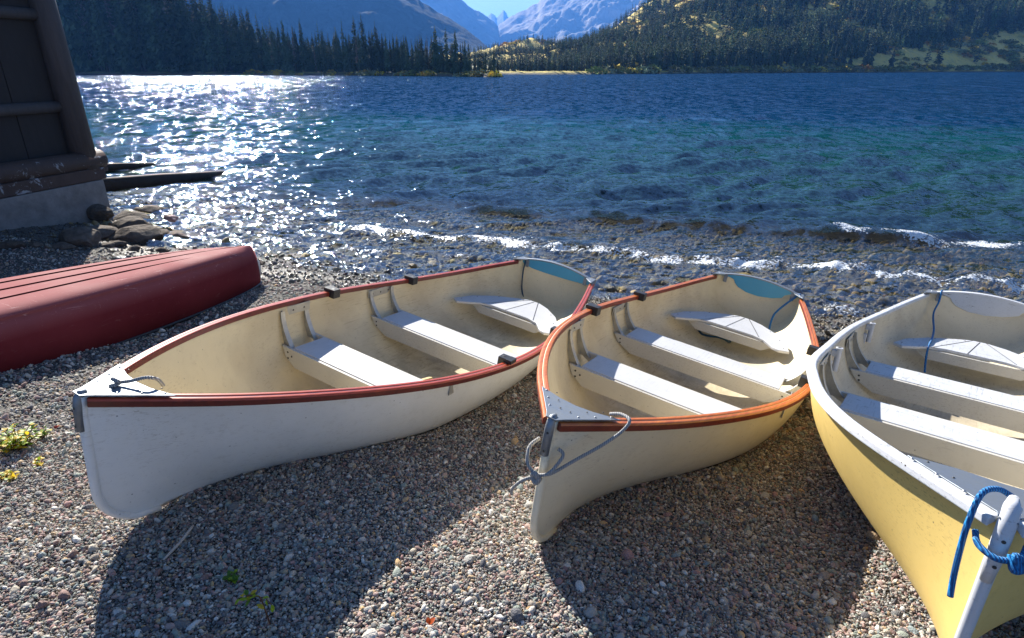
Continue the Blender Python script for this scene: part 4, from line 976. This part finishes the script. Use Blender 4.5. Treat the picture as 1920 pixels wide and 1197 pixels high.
sgn = np.cross(V[45, k_//2+1]-V[45, k_//2], V[46, k_//2]-V[45, k_//2])[2]; sol.offset = -1
mdk = plain('dark groove', (.04, .008, .01), .95); mdk.node_tree.nodes['Principled BSDF'].inputs['Specular IOR Level'].default_value = 0
def canoe_z(x, y):
    i = int(round(x/CL*89)); row = V[i]; h = row[k_//2:]; return float(np.interp(abs(y), h[:, 1], h[:, 2]))
for y0, x0, x1 in ((0, .12, 4.8), (.20, .75, 3.4), (-.20, .45, 3.3)):
    b = MB(); xs = np.linspace(x0, x1, 60); pts = []
    for x_ in xs:
        y_ = y0*math.sin(math.pi*x_/CL)**.5+.008*math.sin(x_*2.1+y0*8); pts.append((x_, y_, canoe_z(x_, y_)-.001))
    b.tube(pts, [.0075*min(1, 4*i/59, 4*(59-i)/59)+.001 for i in range(60)], 8); b.build('keel_ridge', mdk, can, True)
b = MB(); pts = [(x_, y_, z_) for x_, y_, z_ in [tuple(V[i, 0]) for i in range(n_)]]; b.tube([(p[0], p[1]-.004, p[2]+.004) for p in pts], .011, 8)
b.tube([(p[0], -p[1]+.004, p[2]+.004) for p in pts], .011, 8); b.build('gunwale', M['black'], can, True)
b = MB(); b.tube([(-.004, 0, .06), (.0, 0, .13), (.012, 0, .2), (.035, 0, .25)], [.010, .022, .022, .010], 10); b.build('end_patch', plain('worn white patch', (.55, .55, .53), .5), can, True)

# ---------------------------------------------------------------- ropes and small things
def rope(pts, r, m, label, cat='rope', world=None, n=8, extra=()):
    b = MB()
    for path, rad in [(pts, r)]+list(extra):
        P = smooth_path([(world @ Vector(p)) if world else Vector(p) for p in path], n); b.tube(P, rad, 8)
    o = b.build('rope', m, None, True); tag(o, label, cat); return o
zb1 = float(S1.z(.965)[0])+.014; x1 = L*.965
rope([(x1-.10, .045, zb1-.03), (x1-.075, .05, zb1+.006), (x1-.04, .045, zb1+.022), (x1-.005, .02, zb1+.012), (x1+.02, .0, zb1+.008)], .006, M['rope_grey'], 'short grey rope knotted through the metal bow plate of the white boat', world=MX1,
     extra=[([(x1+.02, 0, zb1+.004), (x1+.03, .012, zb1+.02), (x1+.035, -.004, zb1+.024), (x1+.022, -.012, zb1+.01), (x1+.03, .006, zb1+.006), (x1+.05, .0, zb1+.004)], .007)])
zt2 = float(S2.z(1.)[0])
rope([(3.50, .11, zt2-.01), (3.515, .15, zt2+.012), (3.54, .188, zt2+.016), (3.56, .178, zt2-.02), (3.60, .14, zt2-.07), (3.66, .085, zt2-.125), (L+.01, .035, zt2-.175), (L+.035, .0, zt2-.185)], .0058, M['rope_grey'],
     'grey rope tied around the stem and over the rail of the cream boat', world=MX2,
     extra=[([(L+.035, 0, zt2-.185), (L+.03, .035, zt2-.165), (L+.0, .05, zt2-.13), (L-.02, .05, zt2-.11), (L-.02, .03, zt2-.10)], .0058),
            ([(L+.035, 0, zt2-.185), (L+.04, -.035, zt2-.16), (L+.01, -.055, zt2-.12), (L-.03, -.045, zt2-.10)], .0058),
            ([(L+.035, .012, zt2-.20), (L+.048, .0, zt2-.175), (L+.04, -.012, zt2-.19), (L+.045, .006, zt2-.205), (L+.04, .014, zt2-.185)], .009),
            ([(L+.04, -.01, zt2-.195), (L+.05, -.04, zt2-.22), (L+.04, -.07, zt2-.27), (L+.03, -.075, zt2-.30)], .0058)])
rope([(.03, -.30, .35), (.035, -.29, .345), (.05, -.285, .25), (.09, -.25, .13), (.13, -.2, .06)], .006, M['rope_dark'], 'dark blue rope hanging down inside the transom of the white boat', world=MX1)
rope([(.01, .315, .36), (.03, .31, .358), (.07, .25, .28), (.12, .20, .20), (.18, .19, .15), (.24, .20, .08)], .0075, M['rope_blue'], 'bright blue rope hanging from the transom corner of the cream boat', world=MX2)
rope([(.62+.13*math.cos(t_), -.12+.12*math.sin(t_), .005+.03*math.cos(t_*1.0)+.01*math.sin(3*t_)) for t_ in np.linspace(-.6, 6.6, 16)], .008, M['rope_dark'], 'coil of dark blue rope under the stern seat of the cream boat', world=MX2, n=5)
rope([(.02, -.26, .375), (.034, -.262, .37), (.06, -.26, .30), (.12, -.27, .22), (.40, -.24, .17), (.62, -.235, .16), (.79, -.24, .15), (.83, -.235, .08), (.88, -.22, .0)], .0062, M['rope_blue'], 'blue rope running from the transom over the stern seat of the yellow boat', world=MX3)
zt3 = float(S3.z(1.)[0])
rope([(L-.05, .0, zt3+.04), (L-.03, -.03, zt3+.055), (L-.01, -.055, zt3+.04), (L+.005, -.062, zt3-.03), (L+.01, -.06, zt3-.10), (L+.012, -.055, zt3-.17), (L+.02, -.05, zt3-.215)], .0066, M['rope_blue'],
     'bright blue rope tied around the stem head of the yellow boat', world=MX3,
     extra=[([(L+.0, -.045, zt3-.045), (L+.03, -.035, zt3-.06), (L+.05, .0, zt3-.066), (L+.035, .035, zt3-.055), (L+.0, .045, zt3-.04)], .007), ([(L+.04, .02, zt3-.05), (L+.056, .03, zt3-.075), (L+.045, .05, zt3-.06), (L+.05, .025, zt3-.045), (L+.052, .04, zt3-.07)], .008)])
b = MB(); b.box((-.05, -.035, 0), (.05, .035, .028)); b.box((-.05, -.035, .0285), (.05, -.006, .04)); b.box((-.05, .006, .0285), (.05, .035, .04))
o = b.build('sponge', M['sponge'], None, False, .005); zf = float(S1.k(.48)[0])+.03; o.location = MX1 @ Vector((1.86, .06, zf)); o.rotation_euler = (R(-4), R(-4), R(25)); tag(o, 'tan ribbed foam sponge lying on the floor of the white boat', 'sponge')

def gpt(u, v):
    p = at_z(u, v, 0.); return Vector((p.x, p.y, float(base_z(np.array(p.x), np.array(p.y)))))
# stick
p0, p1 = gpt(308, 1058), gpt(364, 994); b = MB(); mid = (p0+p1)/2+Vector((.006, 0, .012))
b.tube(smooth_path([p0+Vector((0, 0, .012)), mid+Vector((0, 0, .006)), p1+Vector((0, 0, .022))], 5), [.003, .004, .0045, .005, .005, .0052, .005, .005, .0048, .0045, .004], 8)
o = b.build('stick', plain('bleached wood', (.42, .38, .34), .8), None, True); tag(o, 'thin bleached stick lying on shaded pebbles below the white bow', 'stick')
# driftwood scrap behind boat 2
mleaf = {}
def leaf_mat(nm, c):
    m = Mat(nm); n = m.noise(m.coord(), 30, 3); m.set(Base_Color=m.mix(n, tuple(x*.75 for x in c), c), Roughness=.5)
    try: m.b.inputs['Transmission Weight'].default_value = 0; m.b.inputs['Subsurface Weight'].default_value = .0
    except Exception: pass
    t = m.n('BsdfTranslucent'); t.inputs[0].default_value = (*c, 1); mx = m.n('MixShader'); mx.inputs[0].default_value = .45; m.l(m.b.outputs[0], mx.inputs[1]); m.l(t.outputs[0], mx.inputs[2]); m.l(mx.outputs[0], m.o.inputs[0]); return m.m
ML = [leaf_mat('lime leaf', (.35, .50, .03)), leaf_mat('yellow leaf', (.70, .50, .03)), leaf_mat('green leaf', (.12, .26, .03)), leaf_mat('stem', (.22, .10, .05))]
def leaf(b, base, direction, ln, wd, mi, curl=.3):
    d = Vector(direction).normalized(); s_ = d.cross(Vector((0, 0, 1)));  s_ = s_.normalized() if s_.length > .1 else Vector((1, 0, 0)); nn_ = s_.cross(d)
    pts = []
    for t, w_ in ((0, .05), (.25, .7), (.5, 1), (.75, .75), (1, .02)):
        c_ = Vector(base)+d*ln*t-nn_*curl*ln*t*t*.5
        pts += [c_-s_*wd*w_*.5+nn_*wd*.12*w_, c_, c_+s_*wd*w_*.5+nn_*wd*.12*w_]
    f = []
    for i in range(4):
        a = i*3; f += [(a, a+1, a+4, a+3), (a+1, a+2, a+5, a+4)]
    b.add(pts, f, mi)
def plant(pos, n, spread, hgt, ln, label, seed, weights, name='plant', cat='plant'):
    r = random.Random(seed); e = empty(name, pos); tag(e, label, cat); st = MB(); lf = MB()
    for i in range(n):
        a = r.uniform(0, 6.28); q = spread*math.sqrt(r.random()); tip = Vector((q*math.cos(a), q*math.sin(a), hgt*r.uniform(.3, 1)*(1-.4*q/spread))); root = tip*.25; root.z = 0
        st.tube(smooth_path([root, (root+tip)/2+Vector((0, 0, hgt*.15)), tip], 3), .0016, 5)
        for k in range(r.randint(3, 6)):
            t = r.uniform(.4, 1); p = root.lerp(tip, t)+Vector((0, 0, hgt*.12)); lf_d = Vector((r.gauss(0, 1), r.gauss(0, 1), r.uniform(-.1, .8)))
            leaf(lf, p, lf_d, ln*r.uniform(.6, 1.2), ln*.62, r.choices([0, 1, 2], weights)[0])
    st.build('stem', ML[3], e, True); lf.build('foliage', ML[:3], e, True); return e
plant(gpt(35, 835), 60, .095, .11, .024, 'low clump of yellow green leaves on the pebbles at the left edge', 2, (5, 4, 2))
plant(gpt(78, 812), 10, .04, .06, .02, 'small dark green sprig right of the yellow green clump', 4, (2, 1, 5))
plant(gpt(8, 900), 16, .05, .03, .02, 'tiny yellow plant low at the left edge below the larger clump', 5, (3, 6, 1))
plant(gpt(72, 868), 6, .03, .02, .018, 'few yellow leaves on the pebbles below the larger clump', 6, (1, 6, 1))
plant(gpt(440, 1085), 5, .035, .03, .022, 'dim green seedling in the shadow of the white boat', 7, (1, 0, 6))
# arched sprig
e = empty('seedling', gpt(508, 1172)); tag(e, 'lime green seedling with a bent red stem at the shadow edge', 'seedling')
st = MB(); lf = MB(); path = smooth_path([(0, 0, -.01), (-.006, 0, .04), (-.016, .01, .075), (-.022, .012, .095), (-.03, .012, .102), (-.06, .01, .105)], 5); st.tube(path, .0022, 6)
st.tube(smooth_path([(-.022, .012, .095), (-.008, .008, .1), (.006, .004, .088), (.012, .002, .078)], 4), .0014, 6)
st.build('stem', ML[3], e, True); r_ = random.Random(12)
for i in range(15):
    t = r_.uniform(0, 1); p = Vector((-.024-.055*t, .012+r_.gauss(0, .008), .10+r_.gauss(0, .006))); leaf(lf, p, (r_.uniform(-1, .3), r_.gauss(0, .6), r_.uniform(-.5, .9)), r_.uniform(.02, .03), .014, r_.choices([0, 1, 2], (6, 2, 1))[0])
leaf(lf, (.012, .002, .08), (.15, -.1, -1), .03, .014, 0); leaf(lf, (.0, .004, .095), (-.1, -.2, -1), .02, .01, 0); leaf(lf, (-.012, .006, .1), (.6, 0, .2), .02, .011, 0)
lf.build('foliage', ML[:3], e, True)
# fallen leaves
for u, v, c_, lb in ((805, 1182, (.62, .10, .01), 'orange fallen leaf on the sunny pebbles at the bottom'), (100, 794, (.32, .03, .02), 'red fallen leaf beside the small green sprig')):
    b = MB(); p = gpt(u, v)+Vector((0, 0, .014)); leaf(b, (0, 0, 0), (.4, .3, .5), .026, .018, 0, .5); leaf(b, (0, 0, .002), (-.2, .6, .5), .02, .014, 0, .4); o = b.build('fallen_leaf', leaf_mat('fallen leaf', c_), None, True); o.location = p; tag(o, lb, 'leaf')

# ---------------------------------------------------------------- air
hz = bpy.data.materials.new('haze'); hz.use_nodes = True; t = hz.node_tree; t.nodes.remove(t.nodes['Principled BSDF'])
pv = t.nodes.new('ShaderNodeVolumePrincipled'); pv.inputs['Color'].default_value = (.10, .34, 1, 1); pv.inputs['Density'].default_value = .00012; pv.inputs['Anisotropy'].default_value = .2
t.links.new(pv.outputs[0], t.nodes['Material Output'].inputs['Volume'])
b = MB(); b.box((-13000, -8000, -10.5), (13000, 13500, 860)); o = b.build('haze', hz); tag(o, 'pale blue air between the beach and the mountains', 'haze', kind='stuff')
